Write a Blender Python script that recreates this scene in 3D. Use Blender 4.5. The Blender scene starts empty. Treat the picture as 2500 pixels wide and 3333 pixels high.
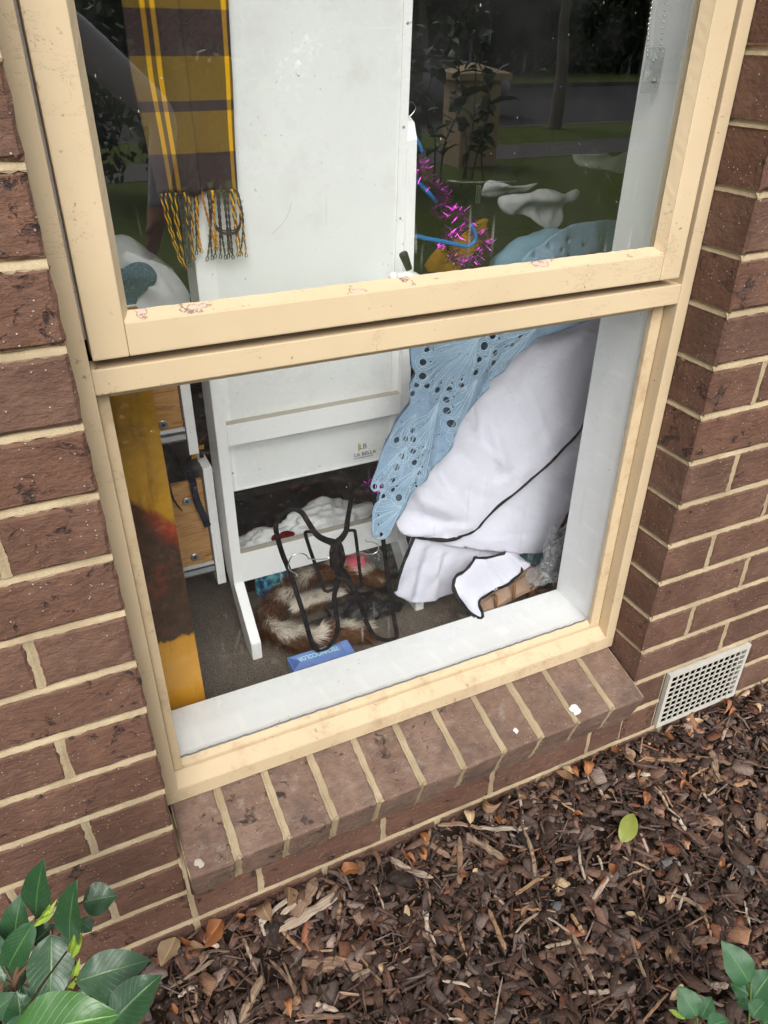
import bpy, bmesh, math, random
import numpy as np
from mathutils import Vector, Matrix, noise
from mathutils.geometry import delaunay_2d_cdt

random.seed(7); RNG = np.random.default_rng(11)
SC = bpy.context.scene
COL = SC.collection
rad = math.radians

# ------------------------------------------------------------------ camera
cam = bpy.data.cameras.new('camera')
cam_ob = bpy.data.objects.new('camera', cam); COL.objects.link(cam_ob)
CAM_LOC = Vector((-0.0291, -0.8044, 1.3056))
yaw, pitch, roll = -0.4479, -0.5615, -0.0102
Rc = Matrix.Rotation(yaw, 3, 'Z') @ Matrix.Rotation(pitch, 3, 'X') @ Matrix.Rotation(roll, 3, 'Y')
right, fwd, upv = Rc.col[0], Rc.col[1], Rc.col[2]
M4 = Matrix((right, upv, -fwd)).transposed().to_4x4(); M4.translation = CAM_LOC
cam_ob.matrix_world = M4
cam.sensor_fit = 'VERTICAL'; cam.sensor_height = 36.0
cam.lens = 36.0 * 2476.6 / 3333.0
cam.clip_start = 0.02; cam.clip_end = 400
SC.camera = cam_ob
SC.render.resolution_x = 768; SC.render.resolution_y = 1024

# ------------------------------------------------------------------ sky, sun, exposure (overcast day)
SUN_EL, SUN_AZ = rad(45), rad(196)          # compass bearing of the sun, north = +y
w = bpy.data.worlds.new('World'); SC.world = w; w.use_nodes = True
nt = w.node_tree; nt.nodes.clear()
sky = nt.nodes.new('ShaderNodeTexSky'); sky.sky_type = 'NISHITA'; sky.sun_disc = False
sky.sun_elevation = SUN_EL; sky.sun_rotation = SUN_AZ
sky.air_density = 1.0; sky.dust_density = 3.0; sky.ozone_density = 1.0
hs = nt.nodes.new('ShaderNodeHueSaturation'); hs.inputs['Saturation'].default_value = 0.18
bg = nt.nodes.new('ShaderNodeBackground'); bg.inputs['Strength'].default_value = 0.15
wo = nt.nodes.new('ShaderNodeOutputWorld')
nt.links.new(sky.outputs[0], hs.inputs['Color']); nt.links.new(hs.outputs[0], bg.inputs['Color']); nt.links.new(bg.outputs[0], wo.inputs['Surface'])
sl = bpy.data.lights.new('sun', 'SUN'); sl.energy = 1.3; sl.angle = rad(40); sl.color = (1.0, 0.96, 0.9)
so = bpy.data.objects.new('sun', sl); COL.objects.link(so)
sd = Vector((math.sin(SUN_AZ) * math.cos(SUN_EL), math.cos(SUN_AZ) * math.cos(SUN_EL), math.sin(SUN_EL)))
so.rotation_euler = sd.to_track_quat('Z', 'Y').to_euler(); so.location = (0, -6, 8)
SC.view_settings.view_transform = 'Standard'; SC.view_settings.look = 'None'
SC.view_settings.gamma = 1.0; SC.view_settings.use_curve_mapping = False
SC.view_settings.exposure = 0.92
SC.render.engine = 'CYCLES'
SC.cycles.max_bounces = 7; SC.cycles.diffuse_bounces = 4; SC.cycles.glossy_bounces = 2; SC.cycles.transparent_max_bounces = 12; SC.cycles.caustics_reflective = False; SC.cycles.caustics_refractive = False

# ------------------------------------------------------------------ helpers
def tag(o, label=None, cat=None, group=None, kind=None):
    if label: o['label'] = label
    if cat: o['category'] = cat
    if group: o['group'] = group
    if kind: o['kind'] = kind
    return o

def empty(name, loc=(0, 0, 0), rot=(0, 0, 0), label=None, cat=None, group=None):
    o = bpy.data.objects.new(name, None); COL.objects.link(o)
    o.location = loc; o.rotation_euler = rot; o.empty_display_size = 0.05
    return tag(o, label, cat, group)

def obj(name, me, mat=None, parent=None, loc=None, rot=None):
    o = bpy.data.objects.new(name, me); COL.objects.link(o)
    if mat is not None and len(me.materials) == 0: me.materials.append(mat)
    if parent is not None:
        o.parent = parent; o.matrix_parent_inverse = parent.matrix_basis.inverted()   # parts are given in world space
    if loc is not None: o.location = loc
    if rot is not None: o.rotation_euler = rot
    return o

def mesh(name, verts, faces, smooth=False):
    me = bpy.data.meshes.new(name); me.from_pydata([tuple(v) for v in verts], [], faces); me.update()
    if smooth: me.polygons.foreach_set('use_smooth', [True] * len(me.polygons))
    return me

def bm_mesh(name, bm, smooth=False):
    bmesh.ops.recalc_face_normals(bm, faces=bm.faces)
    me = bpy.data.meshes.new(name); bm.to_mesh(me); bm.free()
    if smooth: me.polygons.foreach_set('use_smooth', [True] * len(me.polygons))
    return me

def add_box(bm, x0, x1, y0, y1, z0, z1, bevel=0.0):
    vs = [bm.verts.new((x, y, z)) for x in (x0, x1) for y in (y0, y1) for z in (z0, z1)]
    fs = [bm.faces.new([vs[i] for i in f]) for f in ((0, 1, 3, 2), (4, 6, 7, 5), (0, 4, 5, 1), (2, 3, 7, 6), (0, 2, 6, 4), (1, 5, 7, 3))]
    if bevel:
        es = list({e for f in fs for e in f.edges})
        bmesh.ops.bevel(bm, geom=es, offset=bevel, segments=2, affect='EDGES', profile=0.6)
    return fs

def box_obj(name, x0, x1, y0, y1, z0, z1, mat, parent=None, bevel=0.0):
    bm = bmesh.new(); add_box(bm, x0, x1, y0, y1, z0, z1, bevel)
    return obj(name, bm_mesh(name, bm), mat, parent)

def prism_x(name, prof, x0, x1, mat, parent=None, bevel=0.0):
    """profile of (y,z) pushed along x"""
    bm = bmesh.new(); n = len(prof)
    a = [bm.verts.new((x0, y, z)) for y, z in prof]; b = [bm.verts.new((x1, y, z)) for y, z in prof]
    bm.faces.new(a); bm.faces.new(b)
    for i in range(n): bm.faces.new((a[i], a[(i + 1) % n], b[(i + 1) % n], b[i]))
    if bevel: bmesh.ops.bevel(bm, geom=list(bm.edges), offset=bevel, segments=2, affect='EDGES')
    return obj(name, bm_mesh(name, bm), mat, parent)

def smooth_path(pts, n=6, closed=False):
    P = [Vector(p) for p in pts]; out = []; N = len(P)
    rng = range(N if closed else N - 1)
    for i in rng:
        if closed: p0, p1, p2, p3 = P[(i - 1) % N], P[i], P[(i + 1) % N], P[(i + 2) % N]
        else: p0, p1, p2, p3 = P[max(0, i - 1)], P[i], P[i + 1], P[min(N - 1, i + 2)]
        for k in range(n):
            t = k / n
            out.append(0.5 * ((2 * p1) + (p2 - p0) * t + (2 * p0 - 5 * p1 + 4 * p2 - p3) * t * t + (3 * p1 - p0 - 3 * p2 + p3) * t ** 3))
    if not closed: out.append(P[-1])
    return out

def add_tube(bm, pts, r, seg=8, flat=1.0, up=Vector((0, 1, 0)), closed=False, r_end=None):
    """sweep; flat<1 squeezes the section along 'up'"""
    P = [Vector(p) for p in pts]; N = len(P); rings = []
    for i, p in enumerate(P):
        if closed: t = P[(i + 1) % N] - P[i - 1]
        else: t = P[min(i + 1, N - 1)] - P[max(i - 1, 0)]
        if t.length < 1e-9: t = Vector((0, 0, 1))
        t.normalize(); u = up - t * up.dot(t)
        if u.length < 1e-4: u = t.orthogonal()
        u.normalize(); s = t.cross(u)
        rr = r[i] if isinstance(r, (list, tuple)) else (r if r_end is None else r + (r_end - r) * i / max(1, N - 1))
        rings.append([bm.verts.new(p + s * math.cos(a) * rr + u * math.sin(a) * rr * flat) for a in [2 * math.pi * k / seg for k in range(seg)]])
    for i in range(N if closed else N - 1):
        a, b = rings[i], rings[(i + 1) % N]
        for k in range(seg): bm.faces.new((a[k], a[(k + 1) % seg], b[(k + 1) % seg], b[k]))
    if not closed: bm.faces.new(rings[0][::-1]); bm.faces.new(rings[-1])

def tube_obj(name, pts, r, mat, parent=None, seg=8, flat=1.0, up=Vector((0, 1, 0)), closed=False, r_end=None):
    bm = bmesh.new(); add_tube(bm, pts, r, seg, flat, up, closed, r_end)
    return obj(name, bm_mesh(name, bm, True), mat, parent)

def add_lathe(bm, prof, seg=20, axis='z', at=(0, 0, 0)):
    at = Vector(at); rings = []
    for r, h in prof:
        ring = []
        for k in range(seg):
            a = 2 * math.pi * k / seg
            v = (r * math.cos(a), r * math.sin(a), h) if axis == 'z' else ((r * math.cos(a), h, r * math.sin(a)) if axis == 'y' else (h, r * math.cos(a), r * math.sin(a)))
            ring.append(bm.verts.new(at + Vector(v)))
        rings.append(ring)
    for a, b in zip(rings, rings[1:]):
        for k in range(seg): bm.faces.new((a[k], a[(k + 1) % seg], b[(k + 1) % seg], b[k]))
    bm.faces.new(rings[0][::-1]); bm.faces.new(rings[-1])

def pip(x, y, poly):
    c = False; j = len(poly) - 1
    for i in range(len(poly)):
        xi, yi = poly[i]; xj, yj = poly[j]
        if (yi > y) != (yj > y) and x < (xj - xi) * (y - yi) / (yj - yi) + xi: c = not c
        j = i
    return c

def sheet(name, outline, mat, parent=None, step=0.008, ridges=(), holes=(), ctrl=(), thick=0.0012, wob=0.0015, wobs=30.0, smooth_n=3, seedv=0.0):
    """draped cloth: outline of (x,y,z); domain is (x,z), y is interpolated, folds are added as ridges
       ridge = ((x0,z0),(x1,z1),width,amplitude)"""
    ol = smooth_path(outline, smooth_n, True) if smooth_n > 1 else [Vector(p) for p in outline]
    src = np.array([(p.x, p.z, p.y) for p in ol] + [(c[0], c[2], c[1]) for c in ctrl])
    poly = [(p.x, p.z) for p in ol]; n = len(poly)
    pts = [Vector(p) for p in poly]; edges = [(i, (i + 1) % n) for i in range(n)]
    hs_ = []
    for hx, hz, hr in holes:
        if not pip(hx, hz, poly): continue
        m = 14; b = len(pts); ok = all(pip(hx + hr * math.cos(2 * math.pi * k / m), hz + hr * math.sin(2 * math.pi * k / m), poly) for k in range(m))
        if not ok: continue
        pts += [Vector((hx + hr * math.cos(2 * math.pi * k / m), hz + hr * math.sin(2 * math.pi * k / m))) for k in range(m)]
        edges += [(b + k, b + (k + 1) % m) for k in range(m)]; hs_.append((hx, hz, hr))
    xs = [p[0] for p in poly]; zs = [p[1] for p in poly]
    x = min(xs); j = 0
    while x < max(xs):
        z = min(zs) + (step / 2 if j % 2 else 0)
        while z < max(zs):
            px, pz = x + random.uniform(-.15, .15) * step, z + random.uniform(-.15, .15) * step
            if pip(px, pz, poly) and all((px - a) ** 2 + (pz - b) ** 2 > (r + step * .3) ** 2 for a, b, r in hs_): pts.append(Vector((px, pz)))
            z += step
        x += step * .87; j += 1
    res = delaunay_2d_cdt(pts, edges, [], 0, 1e-6)
    V, F = res[0], res[2]
    keep = []
    for f in F:
        cx = sum(V[i][0] for i in f) / 3; cz = sum(V[i][1] for i in f) / 3
        if not pip(cx, cz, poly): continue
        if any((cx - a) ** 2 + (cz - b) ** 2 < (r * .97) ** 2 for a, b, r in hs_): continue
        keep.append(tuple(f))
    A = np.array([(v[0], v[1]) for v in V])
    d = ((A[:, None, :] - src[None, :, :2]) ** 2).sum(2) + 1e-8
    wt = d ** -1.6
    Y = (wt * src[None, :, 2]).sum(1) / wt.sum(1)
    for (a, b, wd, amp) in ridges:
        a = np.array(a); b = np.array(b); ab = b - a; L2 = ab @ ab
        t = np.clip(((A - a) @ ab) / L2, 0, 1); q = a + t[:, None] * ab
        dist = np.sqrt(((A - q) ** 2).sum(1)); Y += amp * (np.exp(-(dist / wd) ** 2) if wd > .0085 else np.exp(-dist / wd)) * (0.35 + 0.65 * np.sin(np.pi * np.clip(t, .08, .92)))
    Y = Y + np.array([noise.noise((v[0] * wobs + seedv, v[1] * wobs, seedv)) for v in A]) * wob
    used = sorted({i for f in keep for i in f}); mp = {u: k for k, u in enumerate(used)}
    verts = [(A[u, 0], Y[u], A[u, 1]) for u in used]
    me = mesh(name, verts, [tuple(mp[i] for i in f) for f in keep], True)
    o = obj(name, me, mat, parent)
    if thick:
        md = o.modifiers.new('thickness', 'SOLIDIFY'); md.thickness = thick; md.offset = 0
    o['_'] = 0; del o['_']
    def depth(x_, z_):
        dd = (src[:, 0] - x_) ** 2 + (src[:, 1] - z_) ** 2 + 1e-8; ww = dd ** -1.6
        y_ = float((ww * src[:, 2]).sum() / ww.sum())
        for (a, b, wd, amp) in ridges:
            ax, az = a; bx, bz = b; t = max(0, min(1, ((x_ - ax) * (bx - ax) + (z_ - az) * (bz - az)) / ((bx - ax) ** 2 + (bz - az) ** 2)))
            ds = math.hypot(x_ - ax - t * (bx - ax), z_ - az - t * (bz - az)); y_ += amp * (math.exp(-(ds / wd) ** 2) if wd > .0085 else math.exp(-ds / wd)) * (.35 + .65 * math.sin(math.pi * max(.08, min(.92, t))))
        return y_ + noise.noise((x_ * wobs + seedv, z_ * wobs, seedv)) * wob
    return o, depth, hs_

def text_mesh(name, s, size, mat, parent, loc, rot, align='LEFT', extrude=0.0002, sx=1.0, bold=0.0):
    cu = bpy.data.curves.new(name, 'FONT'); cu.body = s; cu.size = size; cu.align_x = align; cu.extrude = extrude; cu.offset = bold; cu.resolution_u = 3
    t = bpy.data.objects.new(name, cu); COL.objects.link(t)
    dg = bpy.context.evaluated_depsgraph_get(); me = bpy.data.meshes.new_from_object(t.evaluated_get(dg))
    bpy.data.objects.remove(t); bpy.data.curves.remove(cu)
    me.materials.clear()
    o = obj(name, me, mat, parent, loc, rot); o.scale = (sx, 1, 1)
    return o

# ------------------------------------------------------------------ materials
def lin(r, g, b):
    f = lambda c: (c / 255 / 12.92) if c / 255 <= .04045 else ((c / 255 + .055) / 1.055) ** 2.4
    return (f(r), f(g), f(b), 1)

class NB:
    """tiny node builder"""
    def __init__(s, name, rough=0.6, spec=0.3, metal=0.0):
        s.m = bpy.data.materials.new(name); s.m.use_nodes = True; s.t = s.m.node_tree; s.n = s.t.nodes; s.n.clear()
        s.out = s.n.new('ShaderNodeOutputMaterial'); s.b = s.n.new('ShaderNodeBsdfPrincipled')
        s.t.links.new(s.b.outputs[0], s.out.inputs[0])
        s.b.inputs['Roughness'].default_value = rough; s.b.inputs['Specular IOR Level'].default_value = spec; s.b.inputs['Metallic'].default_value = metal
    def link(s, a, b): s.t.links.new(a, b)
    def coord(s, kind='Object', scale=(1, 1, 1), rnd=False, rot=(0, 0, 0)):
        tc = s.n.new('ShaderNodeTexCoord'); mp = s.n.new('ShaderNodeMapping'); mp.inputs['Scale'].default_value = scale; mp.inputs['Rotation'].default_value = rot
        src = tc.outputs[kind]
        if rnd:
            oi = s.n.new('ShaderNodeObjectInfo'); mu = s.n.new('ShaderNodeMath'); mu.operation = 'MULTIPLY'; mu.inputs[1].default_value = 37.0
            s.link(oi.outputs['Random'], mu.inputs[0]); ad = s.n.new('ShaderNodeVectorMath'); ad.operation = 'ADD'
            s.link(src, ad.inputs[0]); s.link(mu.outputs[0], ad.inputs[1]); src = ad.outputs[0]
        s.link(src, mp.inputs[0]); return mp.outputs[0]
    def noise(s, vec, scale, detail=4, rough=.55, dist=0.0):
        t = s.n.new('ShaderNodeTexNoise'); t.inputs['Scale'].default_value = scale; t.inputs['Detail'].default_value = detail; t.inputs['Roughness'].default_value = rough; t.inputs['Distortion'].default_value = dist
        s.link(vec, t.inputs['Vector']); return t.outputs[0]
    def voro(s, vec, scale, feature='F1', out='Distance'):
        t = s.n.new('ShaderNodeTexVoronoi'); t.feature = feature; t.inputs['Scale'].default_value = scale; s.link(vec, t.inputs['Vector']); return t.outputs[out]
    def ramp(s, fac, stops, interp='LINEAR'):
        r = s.n.new('ShaderNodeValToRGB'); r.color_ramp.interpolation = interp; e = r.color_ramp.elements
        while len(e) > 2: e.remove(e[-1])
        for i, (p, c) in enumerate(stops):
            el = e[i] if i < 2 else e.new(p)
            el.position = p; el.color = c if len(c) == 4 else (*c, 1)
        s.link(fac, r.inputs[0]); return r.outputs[0]
    def mask(s, fac, lo, hi):
        m = s.n.new('ShaderNodeMapRange'); m.inputs['From Min'].default_value = lo; m.inputs['From Max'].default_value = hi; m.clamp = True
        s.link(fac, m.inputs['Value']); return m.outputs[0]
    def mix(s, fac, a, b, mode='MIX'):
        m = s.n.new('ShaderNodeMix'); m.data_type = 'RGBA'; m.blend_type = mode
        if isinstance(fac, (int, float)): m.inputs[0].default_value = fac
        else: s.link(fac, m.inputs[0])
        for i, v in ((6, a), (7, b)):
            if isinstance(v, tuple): m.inputs[i].default_value = v if len(v) == 4 else (*v, 1)
            else: s.link(v, m.inputs[i])
        return m.outputs[2]
    def math(s, op, a, b=None):
        m = s.n.new('ShaderNodeMath'); m.operation = op
        for i, v in ((0, a), (1, b)):
            if v is None: continue
            if isinstance(v, (int, float)): m.inputs[i].default_value = v
            else: s.link(v, m.inputs[i])
        return m.outputs[0]
    def sep(s, vec):
        x = s.n.new('ShaderNodeSeparateXYZ'); s.link(vec, x.inputs[0]); return x.outputs
    def rnd(s): return s.n.new('ShaderNodeObjectInfo').outputs['Random']
    def attr(s, name): a = s.n.new('ShaderNodeAttribute'); a.attribute_name = name; return a.outputs
    def col(s, c):
        if isinstance(c, tuple): s.b.inputs['Base Color'].default_value = c if len(c) == 4 else (*c, 1)
        else: s.link(c, s.b.inputs['Base Color'])
        return s
    def bump(s, h, strength=.3, dist=.002, chain=None):
        b = s.n.new('ShaderNodeBump'); b.inputs['Strength'].default_value = strength; b.inputs['Distance'].default_value = dist
        s.link(h, b.inputs['Height'])
        if chain is not None: s.link(chain, b.inputs['Normal'])
        s.link(b.outputs[0], s.b.inputs['Normal']); return b.outputs[0]

def plain(name, c, rough=.6, spec=.3, metal=0, bump=None):
    k = NB(name, rough, spec, metal); v = k.coord(); n = k.noise(v, 60, 3)
    k.col(k.mix(n, tuple(x * .86 for x in c[:3]), tuple(min(1, x * 1.1) for x in c[:3])))
    if bump: k.bump(k.noise(v, bump[0], 4), bump[1], .001)
    return k.m

def m_brick(name, warm=0.0, sill=False):
    k = NB(name, .82, .25); v = k.coord('Object', rnd=True)
    n1 = k.noise(v, 9, 4); n2 = k.noise(v, 55, 5, .6)
    base = k.ramp(n1, [(.3, (.088, .046, .031)), (.48, (.130, .070, .048)), (.7, (.178, .101, .071))])
    if sill: base = k.ramp(n1, [(.3, (.150, .092, .066)), (.5, (.205, .131, .096)), (.72, (.265, .176, .132))])
    r = k.rnd()
    base = k.mix(k.math('MULTIPLY', r, .55), base, (.168, .080, .050, 1)) if not sill else base
    base = k.mix(k.mask(n2, .35, .75), base, k.mix(.5, base, (.06, .035, .03, 1)))
    # burnt iron spots
    big = k.noise(v, 26, 6, .68, .9)
    am = k.math('MULTIPLY_ADD', r, -.14); k.n[-1].inputs[2].default_value = .70 if not sill else .71
    sp = k.mask(k.math('SUBTRACT', big, am), 0.0, .05)
    fine = k.mask(k.noise(v, 90, 3), .35, .6)
    spm = k.math('MULTIPLY', sp, fine)
    base = k.mix(k.math('MULTIPLY', spm, .9), base, (.026, .022, .023, 1))
    # pale grit
    g = k.voro(v, 130); gm = k.mask(g, .2, .12); gsel = k.mask(k.noise(v, 40, 2), .48, .56)
    gmm = k.math('MULTIPLY', gm, gsel)
    base = k.mix(k.math('MULTIPLY', gmm, .75), base, (.5, .4, .33, 1))
    if sill:   # lichen and dirt on the top
        l = k.mask(k.noise(v, 30, 6, .7), .58, .68); base = k.mix(k.math('MULTIPLY', l, .35), base, (.33, .31, .27, 1))
        dl = k.mask(k.noise(v, 14, 4, .7), .52, .7); base = k.mix(k.math('MULTIPLY', dl, .5), base, (.06, .055, .05, 1))
    k.col(base)
    vs = k.coord('Object', scale=(60, 90, 125), rnd=True); drag = k.noise(vs, 1.0, 5, .7, .25)
    h = k.math('ADD', k.math('MULTIPLY', drag, .7), k.math('MULTIPLY', n2, .5)); h = k.math('ADD', h, k.math('MULTIPLY', spm, -.5)); h = k.math('ADD', h, k.math('MULTIPLY', gmm, .3))
    k.bump(h, .95, .006)
    return k.m

def m_mortar():
    k = NB('mortar', .95, .1); v = k.coord()
    n = k.noise(v, 12, 4); f = k.noise(v, 420, 3, .7)
    c = k.ramp(n, [(.3, (.27, .212, .132)), (.6, (.40, .318, .205)), (.8, (.48, .395, .275))])
    c = k.mix(k.mask(f, .55, .8), c, (.22, .16, .09, 1))
    d = k.mask(k.noise(v, 6, 5, .65), .56, .75); c = k.mix(k.math('MULTIPLY', d, .6), c, (.17, .14, .105, 1))
    k.col(c); k.bump(k.math('ADD', f, k.noise(v, 120, 3)), .5, .002); return k.m

def m_cream(name='cream_paint', dirty=0.0):
    k = NB(name, .55, .25); v = k.coord()
    n = k.noise(v, 5, 3); c = k.ramp(n, [(.3, (.51, .398, .255)), (.7, (.575, .452, .295))])
    # grime specks, scuffs and dribbles
    s1 = k.noise(v, 120, 2, .5); sel = k.mask(k.noise(v, 12, 3), .53 - dirty * .1, .63)
    sm = k.math('MULTIPLY', k.mask(s1, .66, .71), sel); c = k.mix(k.math('MULTIPLY', sm, .85), c, (.16, .10, .06, 1))
    d = k.mask(k.noise(v, 22, 6, .7), .60 - dirty * .12, .78 - dirty * .1); c = k.mix(k.math('MULTIPLY', d, .35 + dirty * .4), c, (.36, .24, .14, 1))
    ck = k.noise(k.coord('Object', scale=(14, 40, 40)), 1, 6, .7, 1.0); cm = k.math('MULTIPLY', k.mask(k.math('ABSOLUTE', k.math('SUBTRACT', ck, .5)), .006, .001), k.mask(k.noise(v, 7, 3), .54, .62)); c = k.mix(k.math('MULTIPLY', cm, .75), c, (.16, .095, .05, 1))   # hairline cracks in the paint
    k.col(c)
    g = k.noise(k.coord('Object', scale=(6, 160, 160)), 1, 3); k.bump(k.math('ADD', k.math('MULTIPLY', g, .5), k.math('MULTIPLY', k.noise(v, 70, 3), .5)), .22, .0015)
    return k.m

def m_putty():
    k = NB('peeling_putty', .55, .3); v = k.coord()
    c = k.ramp(k.noise(v, 6, 3), [(.3, (.51, .398, .255)), (.7, (.575, .452, .295))])
    pn = k.noise(v, 20, 5, .6); p = k.mask(pn, .60, .61); c = k.mix(p, c, (.50, .375, .315, 1))
    edge = k.math('MULTIPLY', k.mask(pn, .59, .60), k.mask(pn, .615, .605)); c = k.mix(k.math('MULTIPLY', edge, .8), c, (.12, .07, .05, 1))
    cr = k.noise(v, 55, 5, .7); c = k.mix(k.math('MULTIPLY', k.mask(cr, .61, .65), .7), c, (.12, .07, .05, 1))
    k.col(c); k.bump(k.math('ADD', k.math('MULTIPLY', p, -.6), cr), .5, .002); return k.m

def m_glass():
    k = NB('window_glass'); n = k.n; n.remove(k.b)
    tr = n.new('ShaderNodeBsdfTransparent'); tr.inputs[0].default_value = (.985, .992, .988, 1)
    gl = n.new('ShaderNodeBsdfGlossy'); gl.inputs['Roughness'].default_value = 0.0; gl.inputs[0].default_value = (1, 1, 1, 1)
    ge = n.new('ShaderNodeNewGeometry'); dt = n.new('ShaderNodeVectorMath'); dt.operation = 'DOT_PRODUCT'; k.link(ge.outputs['Normal'], dt.inputs[0]); k.link(ge.outputs['Incoming'], dt.inputs[1])
    cs = k.math('SUBTRACT', 1.0, k.math('ABSOLUTE', dt.outputs['Value'])); fr = k.math('ADD', .082, k.math('MULTIPLY', k.math('POWER', cs, 5.0), .918))   # Schlick, per face of the pane
    mx = n.new('ShaderNodeMixShader'); k.link(fr, mx.inputs[0]); k.link(tr.outputs[0], mx.inputs[1]); k.link(gl.outputs[0], mx.inputs[2])
    v = k.coord(); df = n.new('ShaderNodeBsdfDiffuse'); df.inputs[0].default_value = (.7, .7, .68, 1)
    film = k.math('MULTIPLY', k.mask(k.noise(v, 7, 5, .65), .35, .8), .013)
    vs = k.coord('Object', scale=(1, 1, .45)); sp = k.mask(k.voro(vs, 120), .11, .05); sel = k.mask(k.noise(v, 9, 3), .5, .62); sel2 = k.mask(k.noise(v, 160, 1), .55, .6)
    dots = k.math('MULTIPLY', k.math('MULTIPLY', sp, sel), k.math('MULTIPLY', sel2, .6))
    st = k.coord('Object', scale=(60, 1, 2.2)); streak = k.math('MULTIPLY', k.mask(k.noise(st, 4, 3), .66, .74), k.math('MULTIPLY', k.mask(k.noise(v, 5, 2), .5, .62), .16))
    f = k.math('ADD', k.math('ADD', film, dots), streak)
    m2 = n.new('ShaderNodeMixShader'); k.link(f, m2.inputs[0]); k.link(mx.outputs[0], m2.inputs[1]); k.link(df.outputs[0], m2.inputs[2]); k.link(m2.outputs[0], k.out.inputs[0])
    return k.m

def m_white(name='white_paint', c=(.91, .912, .91), rough=.35, grime=.18):
    k = NB(name, rough, .4); v = k.coord()
    col = k.ramp(k.noise(v, 4, 4), [(.3, tuple(x * .95 for x in c)), (.7, c)])
    sm = k.math('MULTIPLY', k.mask(k.noise(v, 130, 2), .70, .74), k.mask(k.noise(v, 9, 3), .5, .6)); col = k.mix(k.math('MULTIPLY', sm, .8), col, (.12, .1, .09, 1))
    d = k.mask(k.noise(v, 11, 6, .7), .55, .8); col = k.mix(k.math('MULTIPLY', d, grime), col, (.45, .43, .38, 1))
    k.col(col); k.bump(k.noise(v, 45, 3), .08, .001); return k.m

def m_clear(name, tint=(.96, .97, .98), amount=.35, rough=.08):
    k = NB(name); n = k.n; n.remove(k.b)
    tr = n.new('ShaderNodeBsdfTransparent'); tr.inputs[0].default_value = (*tint, 1)
    gl = n.new('ShaderNodeBsdfGlossy'); gl.inputs['Roughness'].default_value = rough
    lw = n.new('ShaderNodeLayerWeight'); lw.inputs[0].default_value = .35
    v = k.coord(); nn = k.noise(v, 60, 5, .6, 1.0)
    bp = n.new('ShaderNodeBump'); bp.inputs['Strength'].default_value = .8; bp.inputs['Distance'].default_value = .004; k.link(nn, bp.inputs['Height']); k.link(bp.outputs[0], gl.inputs['Normal']); k.link(bp.outputs[0], lw.inputs['Normal'])
    f = k.math('ADD', k.math('MULTIPLY', lw.outputs['Facing'], amount), k.math('MULTIPLY', k.mask(nn, .56, .7), .22))
    mx = n.new('ShaderNodeMixShader'); k.link(f, mx.inputs[0]); k.link(tr.outputs[0], mx.inputs[1]); k.link(gl.outputs[0], mx.inputs[2])
    df = n.new('ShaderNodeBsdfDiffuse'); df.inputs[0].default_value = (.85, .87, .88, 1); m2 = n.new('ShaderNodeMixShader'); k.link(k.math('ADD', .05, k.math('MULTIPLY', k.mask(k.noise(v, 90, 4, .6, 1.5), .55, .68), .35)), m2.inputs[0]); k.link(mx.outputs[0], m2.inputs[1]); k.link(df.outputs[0], m2.inputs[2]); k.link(m2.outputs[0], k.out.inputs[0])  # white flecks mixed into the film as painted crinkle highlights
    return k.m

def m_carpet():
    k = NB('carpet', .98, .05); v = k.coord(); f = k.noise(v, 330, 3, .75); n = k.noise(v, 14, 4)
    c = k.ramp(f, [(.3, (.075, .062, .05)), (.5, (.18, .15, .122)), (.68, (.36, .31, .255))]); c = k.mix(k.math('MULTIPLY', n, .35), c, (.09, .075, .06, 1))
    k.col(c); k.bump(f, 1.0, .004); return k.m

def m_pine(name='pine', rot=0):
    k = NB(name, .55, .35); v = k.coord('Object', scale=(4, 4, 60)); n = k.noise(v, 1.2, 4, .6, 1.6); f = k.noise(k.coord('Object', scale=(20, 20, 400)), 1, 3)
    c = k.ramp(n, [(.30, (.15, .06, .016)), (.42, (.43, .22, .075)), (.55, (.52, .285, .10)), (.62, (.30, .135, .04)), (.74, (.5, .27, .095))])
    c = k.mix(k.math('MULTIPLY', k.mask(f, .5, .7), .3), c, (.25, .11, .035, 1)); k.col(c); k.bump(f, .15, .001); return k.m

def m_painting():
    k = NB('oil_painting', .28, .5); v = k.coord(); x, y, z = k.sep(v)
    wv = k.noise(k.coord('Object', scale=(40, 40, 14), rot=(0, .5, 0)), 1, 5, .65, .6); zz = k.math('ADD', z, k.math('MULTIPLY', k.math('SUBTRACT', wv, .5), .05))
    zz2 = k.math('ADD', zz, k.math('MULTIPLY', x, 1.0))
    br = k.noise(k.coord('Object', scale=(90, 90, 9), rot=(0, .55, 0)), 1, 5, .6); n = k.noise(v, 9, 5, .6, .5)
    och = k.ramp(n, [(.25, (.16, .085, .010)), (.5, (.42, .215, .016)), (.75, (.52, .29, .028))])
    och = k.mix(k.math('MULTIPLY', k.mask(br, .55, .7), .4), och, (.14, .06, .01, 1))
    dark = k.ramp(k.noise(v, 14, 5, .65, 1.2), [(.3, (.03, .018, .011)), (.55, (.065, .032, .016)), (.68, (.19, .03, .016)), (.8, (.05, .02, .012))])
    org = k.ramp(k.noise(v, 7, 4), [(.3, (.50, .22, .012)), (.7, (.64, .31, .02))]); org = k.mix(k.math('MULTIPLY', k.mask(br, .6, .72), .45), org, (.2, .06, .015, 1))
    c = k.mix(k.mask(zz2, .736, .752), dark, och)
    edge = k.math('MULTIPLY', k.mask(zz2, .69, .73), k.mask(zz2, .757, .738)); c = k.mix(k.math('MULTIPLY', edge, k.mask(x, .06, .1)), c, (.3, .04, .015, 1))
    c = k.mix(k.mask(zz, .408, .400), c, org)
    k.col(c); k.bump(br, .35, .0015); return k.m

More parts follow.
